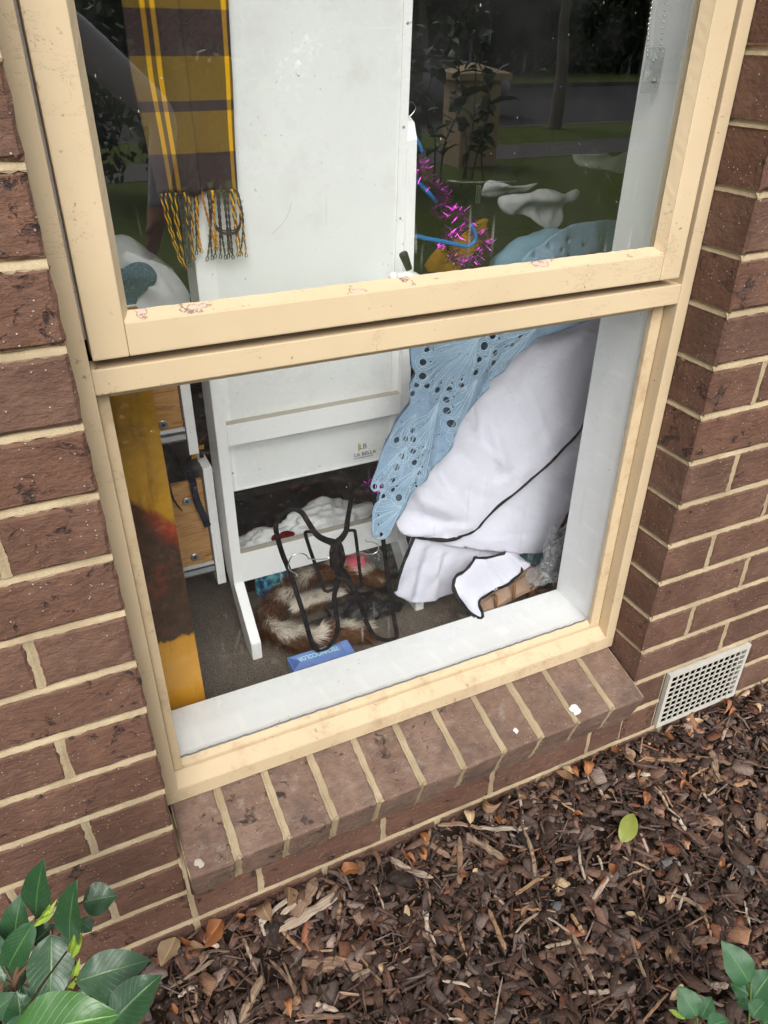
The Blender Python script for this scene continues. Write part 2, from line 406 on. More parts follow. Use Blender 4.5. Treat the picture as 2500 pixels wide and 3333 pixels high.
def m_tartan():
    k = NB('tartan_wool', .95, .08)
    uv = k.n.new('ShaderNodeUVMap'); uv.uv_map = 'UVMap'; u, v, _ = k.sep(uv.outputs[0])      # u 0..1 across, v metres above the hem
    tw = k.math('FRACT', k.math('MULTIPLY', k.math('ADD', k.math('MULTIPLY', u, .15 * .75), v), 330.0)); tw = k.mask(tw, .42, .58)
    brown, must, bright = (.056, .037, .037, 1), (.27, .165, .02, 1), (.80, .43, .012, 1)
    mustw = k.mix(tw, must, (.11, .07, .03, 1)); yelw = k.mix(tw, (.66, .36, .02, 1), brown)
    def band(x, a, b): return k.math('MULTIPLY', k.math('GREATER_THAN', x, a), k.math('LESS_THAN', x, b))
    yb = k.math('MAXIMUM', k.math('MAXIMUM', band(v, .056, .113), band(v, .127, .184)), k.math('MAXIMUM', band(v, .241, .298), band(v, .312, .369)))
    st = k.math('MAXIMUM', k.math('MAXIMUM', band(u, .16, .205), band(u, .25, .295)), k.math('MAXIMUM', band(u, .935, .975), band(u, .56, .572)))
    c = k.mix(yb, brown, mustw); c2 = k.mix(yb, yelw, bright); c = k.mix(st, c, c2)
    vv = k.coord(); c = k.mix(k.math('MULTIPLY', k.noise(vv, 200, 2), .25), c, k.mix(.6, c, (.02, .015, .012, 1)))
    k.col(c); k.bump(k.math('ADD', tw, k.noise(vv, 500, 2)), .35, .0008); return k.m

def m_colattr(name, rough=.9, spec=.1, bumpscale=None, fibre=False):
    k = NB(name, rough, spec); c = k.attr('tint')[0]
    if fibre:
        uv = k.n.new('ShaderNodeUVMap'); uv.uv_map = 'UVMap'; mp = k.n.new('ShaderNodeMapping'); mp.inputs['Scale'].default_value = (45, 420, 1); k.link(uv.outputs[0], mp.inputs[0])
        f = k.noise(mp.outputs[0], 1, 4, .65, .3); v = k.coord(); g = k.noise(v, 160, 4, .65)
        c = k.mix(k.mask(f, .35, .7), k.mix(.55, c, (.012, .008, .006, 1)), c); c = k.mix(k.math('MULTIPLY', k.mask(g, .5, .75), .35), c, k.mix(.5, c, (.25, .22, .2, 1)))
        k.col(c); k.bump(k.math('ADD', f, k.math('MULTIPLY', g, .6)), .7, .0025)
    else: k.col(c)
    return k.m

def m_leaf(name, a, b, rough=.35, vein=True):
    k = NB(name, rough, .45); uv = k.n.new('ShaderNodeUVMap'); uv.uv_map = 'UVMap'; u, v, _ = k.sep(uv.outputs[0])
    n = k.noise(k.coord('Object', rnd=True), 25, 4); c = k.mix(n, a, b)
    d = k.math('ABSOLUTE', k.math('SUBTRACT', u, .5))
    mid = k.mask(d, .035, .012)
    vv = k.math('FRACT', k.math('MULTIPLY', k.math('SUBTRACT', v, k.math('MULTIPLY', d, .55)), 11.0)); vn = k.math('MULTIPLY', k.mask(k.math('ABSOLUTE', k.math('SUBTRACT', vv, .5)), .06, .01), .22)
    lt = (min(1, b[0] * 2.4 + .03), min(1, b[1] * 2.0 + .05), b[2] * 1.8, 1)
    if vein: c = k.mix(k.math('MAXIMUM', k.math('MULTIPLY', mid, .6), vn), c, lt)
    sp_ = k.math('MULTIPLY', k.mask(k.noise(k.coord('Object', rnd=True), 190, 2), .70, .74), .6); c = k.mix(sp_, c, (.16, .11, .05, 1)); du = k.mask(k.noise(k.coord('Object', rnd=True), 30, 5, .7), .5, .8); c = k.mix(k.math('MULTIPLY', du, .14), c, (.16, .17, .13, 1))
    r = k.rnd(); c = k.mix(k.math('MULTIPLY', r, .35), c, k.mix(.6, c, (.01, .03, .015, 1)))
    k.col(c); k.bump(k.math('ADD', k.math('MULTIPLY', vn, -2.0), k.math('MULTIPLY', mid, -1)), .35, .001)
    k.b.inputs['Subsurface Weight'].default_value = 0.0
    return k.m

MAT = dict(
    brick=m_brick('brick'), sill_brick=m_brick('sill_brick', sill=True), mortar=m_mortar(), cream=m_cream(), cream_dirty=m_cream('weathered_cream_paint', .8), putty=m_putty(),
    glass=m_glass(), white=m_white(), board=m_white('white_board', (.82, .835, .825), .3, .3), dusty=plain('dust', (.42, .39, .33), .95, .05, bump=(300, .5)), carpet=m_carpet(), pine=m_pine(), painting=m_painting(), tartan=m_tartan(),
    velvet=plain('black_velvet', (.008, .008, .009), .95, .12, bump=(600, .6)), chrome=plain('chrome_wire', (.75, .75, .76), .15, .5, 1.0), steel=plain('grey_steel', (.20, .205, .21), .45, .5, .6), zinc=plain('zinc_screw', (.4, .4, .38), .4, .5, .9),
    black=plain('black_trim', (.012, .012, .014), .8, .2, bump=(400, .4)), dark=plain('void_shade', (.004, .004, .004), 1, 0), plaster=plain('plaster', (.22, .215, .2), .9, .1), ceiling=plain('ceiling_white', (.7, .7, .68), .9, .1),
    teal=plain('teal_fabric', (.008, .030, .036), .85, .1), mustard=plain('mustard_fabric', (.42, .2, .012), .9, .1), denim=plain('denim', (.085, .15, .235), .95, .1, bump=(250, .6)), pillow=plain('white_cotton', (.74, .74, .78), .9, .1, bump=(35, .4)),
    bluebox=plain('blue_card', (.20, .33, .74), .5, .3), bluelight=plain('light_blue_print', (.55, .85, .95), .5, .3), printblack=plain('dark_print', (.03, .03, .035), .6, .2), bluehang=plain('blue_plastic', (.02, .16, .42), .35, .4),
    tan=plain('tan_leather', (.58, .39, .27), .5, .35), strap=plain('brown_strap', (.30, .14, .06), .5, .35), pink=plain('pink_plush', (.7, .13, .17), .9, .1), redc=plain('red_fabric', (.16, .012, .012), .9, .1),
    ceramic=plain('white_plastic', (.82, .82, .82), .3, .4), rubber=plain('black_rubber', (.02, .02, .02), .55, .3), navy=plain('navy_webbing', (.010, .013, .026), .9, .1, bump=(400, .6)), amber=plain('amber_stitch', (.7, .33, .01), .8, .1),
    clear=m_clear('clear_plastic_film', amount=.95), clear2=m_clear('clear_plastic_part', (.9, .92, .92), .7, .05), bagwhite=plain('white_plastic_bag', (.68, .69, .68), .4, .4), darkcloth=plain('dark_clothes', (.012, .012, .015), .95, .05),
    vent=plain('vent_enamel', (.50, .475, .42), .5, .3), chip=m_colattr('bark', .88, .2, fibre=True), hair=m_colattr('fur_fibres', .75, .15), stone=plain('white_stone', (.62, .61, .58), .8, .2), soil=plain('dark_soil', (.03, .021, .015), .98, .05, bump=(120, 1.0)),
    leaf=m_leaf('glossy_leaf', (.012, .045, .018, 1), (.028, .082, .030, 1), .28), leaf_new=m_leaf('new_shoot', (.16, .27, .03, 1), (.26, .36, .05, 1), .4), leaf_bright=m_leaf('broad_leaf', (.025, .095, .015, 1), (.045, .13, .022, 1), .3), leaf_rose=m_leaf('rose_leaflet', (.016, .075, .022, 1), (.03, .11, .035, 1), .45), leaf_yellow=m_leaf('yellowing_leaf', (.15, .19, .028, 1), (.25, .26, .05, 1), .4, vein=False),
    dead_a=m_leaf('dead_leaf_orange', (.20, .068, .022, 1), (.34, .13, .045, 1), .6), dead_b=m_leaf('dead_leaf_brown', (.13, .065, .033, 1), (.25, .145, .08, 1), .65), dead_c=m_leaf('dead_leaf_pale', (.34, .23, .13, 1), (.46, .33, .2, 1), .7), stem=plain('reddish_stem', (.10, .055, .03), .6, .3), bark_tree=plain('tree_bark', (.16, .135, .11), .95, .1, bump=(40, 1.0)),
)
k = NB('tulle_white', .85, .15); _v = k.coord(); _wv = k.n.new('ShaderNodeTexWave'); _wv.inputs['Scale'].default_value = 170; _wv.bands_direction = 'X'; k.link(k.coord('Object', rot=(0, .12, 0)), _wv.inputs[0]); _wv.inputs['Distortion'].default_value = .6
k.col(k.mix(k.math('MULTIPLY', _wv.outputs[1], .6), (.73, .73, .83, 1), (.62, .62, .72, 1))); k.bump(k.math('ADD', _wv.outputs[1], k.noise(_v, 500, 2)), .12, .0006); MAT['tulle'] = k.m
k = NB('blue_lace', .85, .15); _v = k.coord(); _n = k.noise(_v, 420, 3, .7); _n2 = k.noise(_v, 9, 4)
k.col(k.mix(k.mask(_n, .4, .7), k.mix(_n2, (.19, .30, .45, 1), (.26, .37, .49, 1)), k.mix(_n2, (.30, .43, .58, 1), (.35, .47, .58, 1)))); k.bump(_n, .8, .0015); MAT['lace'] = k.m
MAT['lace_cord'] = plain('lace_cord', (.44, .58, .70), .85, .1, bump=(500, .5))
k = NB('knitted_yarn', .95, .1); _v = k.coord(); _n = k.noise(_v, 60, 3)
k.col(k.ramp(_n, [(.35, (.01, .035, .14)), (.48, (.02, .17, .32)), (.58, (.10, .42, .5)), (.7, (.3, .55, .62))])); k.bump(k.noise(_v, 250, 2), .8, .003); MAT['yarn'] = k.m
k = NB('purple_foil', .22, .5, 1.0); k.col((.55, .05, .50, 1)); MAT['foil'] = k.m
k = NB('grass', .95, .1); _v = k.coord(); _n = k.noise(_v, 4, 6, .7); _f = k.noise(_v, 60, 3, .7)
k.col(k.mix(_f, k.mix(_n, (.06, .10, .018, 1), (.11, .15, .032, 1)), k.mix(_n, (.12, .17, .03, 1), (.19, .22, .06, 1)))); k.bump(_f, 1, .03); MAT['grass'] = k.m
MAT['asphalt'] = plain('asphalt', (.05, .05, .052), .9, .2, bump=(150, .6)); MAT['concrete'] = plain('concrete_path', (.13, .125, .115), .9, .1, bump=(90, .5))
MAT['render'] = plain('cream_render', (.50, .38, .23), .9, .1, bump=(60, .3)); MAT['silver'] = plain('silver_car_paint', (.30, .31, .33), .35, .5, .2); MAT['carglass'] = plain('car_glass', (.01, .012, .014), .05, .6); MAT['foliage'] = m_leaf('tree_foliage', (.03, .07, .02, 1), (.07, .125, .035, 1), .6, vein=False)
k = NB('paisley_denim', .95, .1); _v = k.coord(); _n = k.noise(_v, 38, 2, .5, 1.5); _l = k.mask(k.math('ABSOLUTE', k.math('SUBTRACT', k.math('FRACT', k.math('MULTIPLY', _n, 9.0)), .5)), .12, .05)
k.col(k.mix(k.math('MULTIPLY', _l, .55), (.075, .13, .20, 1), (.24, .34, .44, 1))); k.bump(k.noise(_v, 300, 3), .6, .002); MAT['paisley'] = k.m
# ------------------------------------------------------------------ measured outlines, metres
D_hangA = [(0.425,0.34,0.434),(0.42,0.34,0.457),(0.409,0.34,0.467),(0.392,0.34,0.479),(0.377,0.34,0.495),(0.361,0.34,0.529),(0.351,0.34,0.55),(0.334,0.34,0.562),(0.314,0.34,0.557),(0.301,0.34,0.539),(0.3,0.34,0.517),(0.308,0.34,0.469),(0.321,0.34,0.418),(0.332,0.34,0.362),(0.341,0.34,0.317),(0.35,0.34,0.263),(0.358,0.34,0.224),(0.37,0.34,0.2),(0.385,0.34,0.197),(0.4,0.34,0.208),(0.412,0.34,0.228),(0.416,0.34,0.255),(0.412,0.34,0.292),(0.41,0.34,0.33),(0.417,0.34,0.362),(0.421,0.34,0.386),(0.423,0.34,0.411)]
D_hangAin = [(0.375,0.34,0.5),(0.359,0.34,0.505),(0.356,0.34,0.5),(0.364,0.34,0.46),(0.378,0.34,0.403),(0.39,0.34,0.354),(0.409,0.34,0.351)]
D_hookA = [(0.435,0.34,0.428),(0.452,0.34,0.426),(0.468,0.34,0.425),(0.484,0.34,0.416),(0.499,0.34,0.413),(0.509,0.34,0.419),(0.507,0.34,0.432),(0.496,0.34,0.442),(0.483,0.34,0.447),(0.481,0.34,0.453)]
D_hangB = [(0.41,0.334,0.443),(0.415,0.334,0.465),(0.427,0.334,0.475),(0.437,0.334,0.49),(0.44,0.334,0.512),(0.446,0.334,0.543),(0.452,0.334,0.569),(0.466,0.334,0.58),(0.484,0.334,0.571),(0.498,0.334,0.538),(0.509,0.334,0.494),(0.516,0.334,0.45),(0.523,0.334,0.392),(0.53,0.334,0.339),(0.538,0.334,0.286),(0.545,0.334,0.228),(0.553,0.334,0.181),(0.545,0.334,0.173),(0.518,0.334,0.18),(0.496,0.334,0.202),(0.483,0.334,0.232),(0.472,0.334,0.27),(0.461,0.334,0.315),(0.446,0.334,0.352),(0.43,0.334,0.388),(0.416,0.334,0.409)]
D_hangBin = [(0.439,0.334,0.489),(0.452,0.334,0.486),(0.456,0.334,0.478),(0.461,0.334,0.428),(0.465,0.334,0.382),(0.469,0.334,0.344),(0.451,0.334,0.347)]
D_hookB = [(0.401,0.334,0.437),(0.391,0.334,0.436),(0.361,0.334,0.445),(0.353,0.334,0.456),(0.342,0.334,0.464),(0.328,0.334,0.464),(0.319,0.334,0.454),(0.316,0.334,0.439),(0.322,0.334,0.427),(0.33,0.334,0.42),(0.332,0.334,0.412)]
D_fur = [(0.591,0.478,0.22),(0.579,0.514,0.225),(0.554,0.55,0.225),(0.522,0.575,0.225),(0.482,0.583,0.225),(0.436,0.575,0.225),(0.392,0.558,0.225),(0.351,0.529,0.22),(0.319,0.494,0.215),(0.307,0.46,0.21),(0.316,0.427,0.205),(0.342,0.4,0.2),(0.379,0.383,0.2),(0.419,0.381,0.195),(0.46,0.378,0.19),(0.495,0.366,0.185)]
D_fur2 = [(0.513,0.489,0.205),(0.459,0.493,0.21),(0.413,0.501,0.21),(0.376,0.502,0.205)]
D_satin = [(0.488,0.489,0.2),(0.534,0.471,0.23),(0.59,0.457,0.22),(0.587,0.439,0.2),(0.564,0.397,0.19),(0.522,0.384,0.185),(0.496,0.388,0.185),(0.467,0.414,0.185),(0.426,0.446,0.185),(0.396,0.472,0.185),(0.362,0.494,0.2),(0.359,0.499,0.21),(0.399,0.477,0.2),(0.44,0.458,0.2)]
D_panelA = [(1.067,0.383,0.841),(1.032,0.379,0.826),(1.037,0.376,0.744),(1.028,0.369,0.61),(1.018,0.367,0.597),(0.999,0.365,0.572),(0.979,0.364,0.55),(0.929,0.361,0.512),(0.873,0.358,0.478),(0.818,0.357,0.446),(0.768,0.355,0.413),(0.748,0.354,0.395),(0.728,0.353,0.388),(0.693,0.353,0.385),(0.663,0.353,0.39),(0.623,0.354,0.406),(0.594,0.355,0.418),(0.575,0.36,0.429),(0.562,0.364,0.448),(0.567,0.365,0.48),(0.601,0.367,0.529),(0.656,0.369,0.581),(0.692,0.372,0.632),(0.754,0.376,0.711),(0.807,0.379,0.765),(0.872,0.383,0.809),(0.918,0.386,0.834),(0.99,0.386,0.854)]
D_panelB = [(1.039,0.38,0.597),(1.029,0.376,0.526),(1.024,0.372,0.445),(1.022,0.368,0.388),(0.999,0.365,0.34),(0.964,0.362,0.287),(0.949,0.361,0.262),(0.895,0.361,0.279),(0.837,0.362,0.303),(0.76,0.364,0.333),(0.696,0.366,0.358),(0.646,0.368,0.383),(0.607,0.37,0.409),(0.666,0.37,0.405),(0.735,0.368,0.414),(0.803,0.368,0.459),(0.88,0.372,0.5),(0.958,0.376,0.542)]
D_panelC = [(0.599,0.362,0.412),(0.589,0.362,0.385),(0.579,0.364,0.355),(0.569,0.366,0.319),(0.563,0.37,0.277),(0.568,0.37,0.261),(0.588,0.372,0.244),(0.609,0.372,0.225),(0.639,0.37,0.217),(0.675,0.368,0.221),(0.711,0.366,0.223),(0.742,0.37,0.233),(0.766,0.374,0.269),(0.782,0.378,0.305),(0.753,0.376,0.34),(0.694,0.37,0.365),(0.644,0.365,0.387)]
D_panelD = [(0.838,0.36,0.305),(0.803,0.352,0.309),(0.756,0.345,0.323),(0.747,0.345,0.33),(0.738,0.34,0.322),(0.712,0.33,0.315),(0.685,0.318,0.317),(0.673,0.31,0.308),(0.668,0.3,0.298),(0.673,0.288,0.28),(0.681,0.27,0.263),(0.681,0.245,0.261),(0.684,0.228,0.263),(0.697,0.222,0.258),(0.704,0.232,0.266),(0.707,0.255,0.276),(0.715,0.265,0.279),(0.734,0.272,0.279),(0.8,0.285,0.279),(0.842,0.3,0.284),(0.885,0.315,0.288),(0.891,0.34,0.288),(0.879,0.355,0.289)]
D_hemC = [(0.597,0.358,0.415),(0.587,0.358,0.388),(0.577,0.36,0.358),(0.567,0.362,0.322),(0.561,0.366,0.28)]
D_panelE = [(0.662,0.388,0.377),(0.752,0.388,0.341),(0.852,0.385,0.3),(0.963,0.38,0.259),(0.944,0.37,0.241),(0.891,0.365,0.243),(0.822,0.362,0.236),(0.77,0.365,0.221),(0.72,0.372,0.216),(0.685,0.38,0.244),(0.669,0.386,0.313)]
D_bluedress = [(0.9,0.5,0.916),(0.926,0.5,0.937),(0.96,0.5,0.954),(0.99,0.5,0.969),(1.022,0.5,0.978),(1.067,0.5,0.982),(1.129,0.5,0.979),(1.186,0.5,0.971),(1.141,0.5,0.905),(1.127,0.5,0.875),(0.934,0.5,0.88)]
D_pillow = [(0.141,0.6,0.982),(0.178,0.6,0.97),(0.208,0.6,0.956),(0.228,0.6,0.938),(0.246,0.6,0.882),(0.154,0.6,0.883),(0.138,0.59,0.959),(0.158,0.59,0.968),(0.179,0.59,0.963),(0.191,0.59,0.944),(0.182,0.59,0.926),(0.156,0.59,0.906)]
D_lace = [(0.582,0.372,0.848),(0.585,0.37,0.828),(0.584,0.363,0.792),(0.592,0.36,0.777),(0.58,0.357,0.758),(0.578,0.352,0.727),(0.575,0.35,0.72),(0.561,0.349,0.707),(0.544,0.346,0.689),(0.532,0.342,0.668),(0.52,0.34,0.653),(0.51,0.337,0.633),(0.502,0.333,0.613),(0.494,0.331,0.596),(0.487,0.328,0.58),(0.492,0.326,0.568),(0.505,0.326,0.57),(0.503,0.323,0.552),(0.493,0.322,0.543),(0.487,0.32,0.53),(0.485,0.318,0.514),(0.482,0.315,0.496),(0.483,0.314,0.481),(0.49,0.314,0.466),(0.507,0.313,0.462),(0.52,0.312,0.467),(0.524,0.312,0.484),(0.546,0.316,0.507),(0.564,0.319,0.529),(0.579,0.321,0.547),(0.595,0.324,0.566),(0.605,0.325,0.571),(0.62,0.327,0.586),(0.633,0.328,0.595),(0.648,0.331,0.613),(0.661,0.333,0.628),(0.667,0.336,0.65),(0.682,0.34,0.674),(0.701,0.342,0.69),(0.724,0.344,0.704),(0.749,0.347,0.724),(0.754,0.35,0.74),(0.78,0.352,0.753),(0.804,0.355,0.78),(0.832,0.357,0.791),(0.856,0.358,0.807),(0.891,0.356,0.813),(0.928,0.354,0.821),(0.974,0.352,0.829),(0.99,0.351,0.84),(0.91,0.355,0.856),(0.81,0.36,0.861),(0.716,0.365,0.857),(0.648,0.368,0.852)]
D_eyes = [(0.616,0.817,0.0061),(0.629,0.816,0.0032),(0.639,0.812,0.002),(0.606,0.797,0.0073),(0.62,0.797,0.0032),(0.631,0.797,0.002),(0.604,0.772,0.0081),(0.618,0.778,0.002),(0.626,0.782,0.0022),(0.611,0.754,0.0061),(0.624,0.762,0.003),(0.632,0.768,0.002),(0.634,0.741,0.0071),(0.643,0.753,0.0032),(0.648,0.761,0.002),(0.659,0.739,0.0063),(0.664,0.751,0.0032),(0.667,0.759,0.002),(0.681,0.745,0.0061),(0.683,0.756,0.003),(0.685,0.763,0.002),(0.734,0.81,0.0091),(0.749,0.806,0.003),(0.752,0.827,0.0081),(0.766,0.82,0.0032),(0.721,0.787,0.0071),(0.736,0.788,0.002),(0.714,0.764,0.0071),(0.756,0.775,0.0081),(0.77,0.782,0.002),(0.758,0.794,0.0071),(0.763,0.751,0.0081),(0.776,0.763,0.0032),(0.784,0.77,0.003),(0.783,0.801,0.003),(0.653,0.719,0.0071),(0.666,0.725,0.0032),(0.675,0.728,0.0022),(0.653,0.698,0.0082),(0.664,0.706,0.003),(0.674,0.71,0.002),(0.659,0.674,0.0092),(0.671,0.687,0.0022),(0.679,0.693,0.002),(0.687,0.67,0.0032),(0.69,0.679,0.0032),(0.661,0.646,0.0061),(0.58,0.672,0.0063),(0.579,0.656,0.0073),(0.546,0.659,0.0073),(0.565,0.658,0.0063),(0.552,0.671,0.0022),(0.557,0.678,0.0022),(0.566,0.671,0.0022),(0.555,0.626,0.0071),(0.541,0.608,0.0082),(0.532,0.584,0.0061),(0.495,0.578,0.0061),(0.508,0.576,0.0063),(0.512,0.588,0.002),(0.5,0.59,0.0022),(0.512,0.596,0.0022),(0.543,0.545,0.0082),(0.55,0.558,0.0022),(0.532,0.563,0.0054),(0.54,0.57,0.0032),(0.567,0.541,0.0071),(0.568,0.553,0.003),(0.568,0.562,0.002),(0.587,0.587,0.0061),(0.593,0.6,0.0032),(0.598,0.608,0.0022),(0.579,0.61,0.0071),(0.587,0.619,0.0032),(0.595,0.625,0.003),(0.577,0.633,0.0063),(0.588,0.639,0.0022),(0.596,0.641,0.0032),(0.588,0.65,0.0022),(0.599,0.656,0.002),(0.61,0.585,0.0041),(0.609,0.595,0.0032),(0.582,0.565,0.0032),(0.584,0.558,0.0032),(0.498,0.54,0.0073),(0.51,0.555,0.0063),(0.515,0.544,0.002),(0.49,0.523,0.0063),(0.499,0.517,0.0032),(0.488,0.493,0.0073),(0.498,0.498,0.0032),(0.504,0.498,0.002),(0.501,0.474,0.0063),(0.593,0.756,0.0061),(0.584,0.741,0.0061),(0.59,0.766,0.002),(0.584,0.773,0.002),(0.737,0.756,0.003),(0.746,0.761,0.002),(0.604,0.664,0.0022),(0.594,0.682,0.002),(0.654,0.634,0.002),(0.797,0.804,0.0051),(0.813,0.817,0.0061),(0.83,0.822,0.0022),(0.695,0.83,0.0041),(0.672,0.828,0.004),(0.645,0.828,0.0022)]
D_lace_fans = [((0.723,0.826),[(0.616,0.817,0.0061),(0.606,0.797,0.0073),(0.604,0.772,0.0081),(0.611,0.754,0.0061),(0.634,0.741,0.0071),(0.659,0.739,0.0063),(0.681,0.745,0.0061)]),((0.746,0.791),[(0.734,0.81,0.0091),(0.721,0.787,0.0071),(0.714,0.764,0.0071)]),((0.849,0.828),[(0.758,0.794,0.0071),(0.756,0.775,0.0081),(0.763,0.751,0.0081),(0.752,0.827,0.0071)]),((0.72,0.749),[(0.653,0.719,0.0071),(0.653,0.698,0.0082),(0.659,0.674,0.0092),(0.661,0.649,0.0063)]),((0.638,0.717),[(0.58,0.672,0.0063),(0.579,0.656,0.0073),(0.577,0.633,0.0063),(0.579,0.61,0.0071),(0.587,0.587,0.0061)]),((0.566,0.644),[(0.555,0.626,0.0071),(0.541,0.608,0.0082),(0.532,0.584,0.0061),(0.495,0.578,0.0061),(0.508,0.576,0.0063)]),((0.588,0.704),[(0.546,0.659,0.0073),(0.565,0.658,0.0063)]),((0.592,0.601),[(0.532,0.563,0.0054),(0.543,0.545,0.0082),(0.567,0.541,0.0071)]),((0.547,0.526),[(0.51,0.555,0.0063),(0.498,0.54,0.0073),(0.49,0.523,0.0063),(0.488,0.493,0.0073),(0.501,0.474,0.0063)])]
D_teal = [(0.909,0.31,0.316),(0.961,0.31,0.348),(0.973,0.3,0.27),(0.962,0.29,0.23),(0.916,0.29,0.263),(0.88,0.31,0.292),(0.855,0.33,0.313)]
D_tinsel = [(0.719,0.62,1.095),(0.725,0.6,1.076),(0.756,0.6,1.045),(0.767,0.6,1.027),(0.765,0.6,1.005),(0.807,0.6,0.997),(0.833,0.6,0.974),(0.785,0.6,0.955),(0.786,0.6,0.937),(0.814,0.6,0.899),(0.87,0.6,0.915),(0.871,0.6,0.945),(0.845,0.6,0.956)]
D_bluehang = [(0.7,0.6,1.067),(0.723,0.6,1.052),(0.743,0.6,1.034)]
D_bluehang2 = [(0.691,0.58,0.967),(0.723,0.58,0.96),(0.753,0.58,0.953),(0.792,0.58,0.943),(0.82,0.58,0.937),(0.837,0.58,0.946),(0.836,0.58,0.961),(0.824,0.58,0.979)]
D_bluehang3 = [(0.708,0.62,1.142),(0.719,0.62,1.131),(0.728,0.62,1.113)]
D_mustard = [(0.85,0.8,0.829),(0.871,0.8,0.881),(0.929,0.8,0.903),(0.983,0.8,0.935),(1.008,0.8,0.935),(1.005,0.8,0.92),(1.021,0.8,0.885),(1.071,0.8,0.889),(1.099,0.8,0.876),(1.133,0.8,0.859),(1.096,0.8,0.828),(1.044,0.8,0.826)]
D_cloth1 = [(0.947,0.75,1.019),(0.963,0.75,1.032),(0.991,0.75,1.026),(1.024,0.75,1.015),(1.068,0.75,1.015),(1.103,0.75,1.016),(1.074,0.75,1.002),(1.042,0.75,0.998),(0.994,0.75,0.995),(0.955,0.75,0.997)]
D_cloth2 = [(0.962,0.7,1.003),(0.984,0.7,1.008),(1.035,0.7,1.009),(1.066,0.7,1.015),(1.095,0.7,1.012),(1.133,0.7,1.0),(1.17,0.7,1.007),(1.184,0.7,0.997),(1.17,0.7,0.981),(1.145,0.7,0.977),(1.147,0.7,0.941),(1.125,0.7,0.919),(1.081,0.7,0.936),(1.046,0.7,0.958),(0.989,0.7,0.967),(0.963,0.7,0.986)]
D_cloth3 = [(1.188,0.75,1.072),(1.217,0.75,1.072),(1.26,0.75,1.072),(1.282,0.75,1.072),(1.31,0.75,1.063),(1.358,0.75,1.072),(1.389,0.75,1.056),(1.37,0.75,1.037),(1.355,0.75,1.022),(1.299,0.75,1.034),(1.231,0.75,1.044),(1.204,0.75,1.052)]
LEAVES=[
((-0.178, -0.174, 0.416), (-0.151, -0.174, 0.51), 0.0327),
((-0.144, -0.235, 0.427), (-0.119, -0.229, 0.529), 0.0337),
((-0.126, -0.175, 0.413), (-0.087, -0.182, 0.411), 0.0315),
((-0.173, -0.203, 0.453), (-0.226, -0.205, 0.376), 0.0278),
((-0.159, -0.218, 0.441), (-0.176, -0.271, 0.392), 0.0409),
((-0.144, -0.269, 0.416), (-0.065, -0.28, 0.417), 0.0362),
((-0.117, -0.332, 0.419), (-0.057, -0.317, 0.445), 0.037),
((-0.183, -0.384, 0.563), (-0.094, -0.412, 0.583), 0.0462),
((-0.216, -0.161, 0.353), (-0.191, -0.138, 0.421), 0.031),
((-0.195, -0.16, 0.349), (-0.167, -0.153, 0.361), 0.0259),
((-0.137, -0.164, 0.365), (-0.126, -0.177, 0.354), 0.0173),
((-0.233, -0.2, 0.342), (-0.196, -0.2, 0.366), 0.0219),
((-0.239, -0.24, 0.373), (-0.208, -0.24, 0.394), 0.0233),
((-0.205, -0.28, 0.396), (-0.2, -0.26, 0.427), 0.0274),
((-0.158, -0.239, 0.337), (-0.106, -0.249, 0.322), 0.0222),
((-0.197, -0.256, 0.36), (-0.203, -0.226, 0.381), 0.0263),
((-0.235, -0.157, 0.402), (-0.224, -0.209, 0.372), 0.0271),
((-0.261, -0.139, 0.315), (-0.228, -0.143, 0.332), 0.0289),
((-0.215, -0.305, 0.428), (-0.185, -0.294, 0.426), 0.0216),
]
BUDS=[ ((-0.173, -0.213, 0.458), (-0.143, -0.217, 0.492)),((-0.168, -0.212, 0.463), (-0.149, -0.222, 0.48)),((-0.144, -0.244, 0.433), (-0.133, -0.243, 0.461)),((-0.143, -0.248, 0.429), (-0.125, -0.246, 0.462)),((-0.147, -0.259, 0.409), (-0.134, -0.259, 0.438)),((-0.154, -0.262, 0.401), (-0.142, -0.268, 0.42)),((-0.161, -0.212, 0.468), (-0.151, -0.216, 0.488)) ]
STEMS= [[(-0.212, -0.222, 0.381), (-0.185, -0.206, 0.421), (-0.174, -0.198, 0.441)], [(-0.212, -0.222, 0.381), (-0.17, -0.217, 0.417), (-0.16, -0.211, 0.433)], [(-0.205, -0.263, 0.327), (-0.159, -0.25, 0.377), (-0.145, -0.246, 0.392), (-0.146, -0.228, 0.417)], [(-0.22, -0.263, 0.316), (-0.212, -0.222, 0.381)], [(-0.205, -0.263, 0.327), (-0.212, -0.222, 0.381)]]
ROSELEAVES=[ ((0.734, -0.509, 0.094), (0.718, -0.458, 0.138), 0.0385),((0.732, -0.523, 0.073), (0.777, -0.512, 0.102), 0.0385),((0.764, -0.505, 0.027), (0.746, -0.48, 0.032), 0.0256),((0.632, -0.508, 0.083), (0.625, -0.471, 0.111), 0.0324),((0.656, -0.503, 0.05), (0.684, -0.491, 0.067), 0.0227),((0.693, -0.547, 0.106), (0.724, -0.541, 0.116), 0.0234),((0.633, -0.526, 0.094), (0.668, -0.532, 0.092), 0.0234),((0.617, -0.501, 0.082), (0.604, -0.481, 0.082), 0.0075),((0.722, -0.529, 0.077), (0.709, -0.513, 0.072), 0.0139),((0.706, -0.559, 0.097), (0.727, -0.558, 0.095), 0.0201) ]
ROSESTEM = [[(0.739, -0.54, -0.041), (0.719, -0.538, 0.042), (0.728, -0.524, 0.069), (0.736, -0.509, 0.096)], [(0.663, -0.504, -0.041), (0.635, -0.512, 0.061), (0.633, -0.507, 0.085)]]
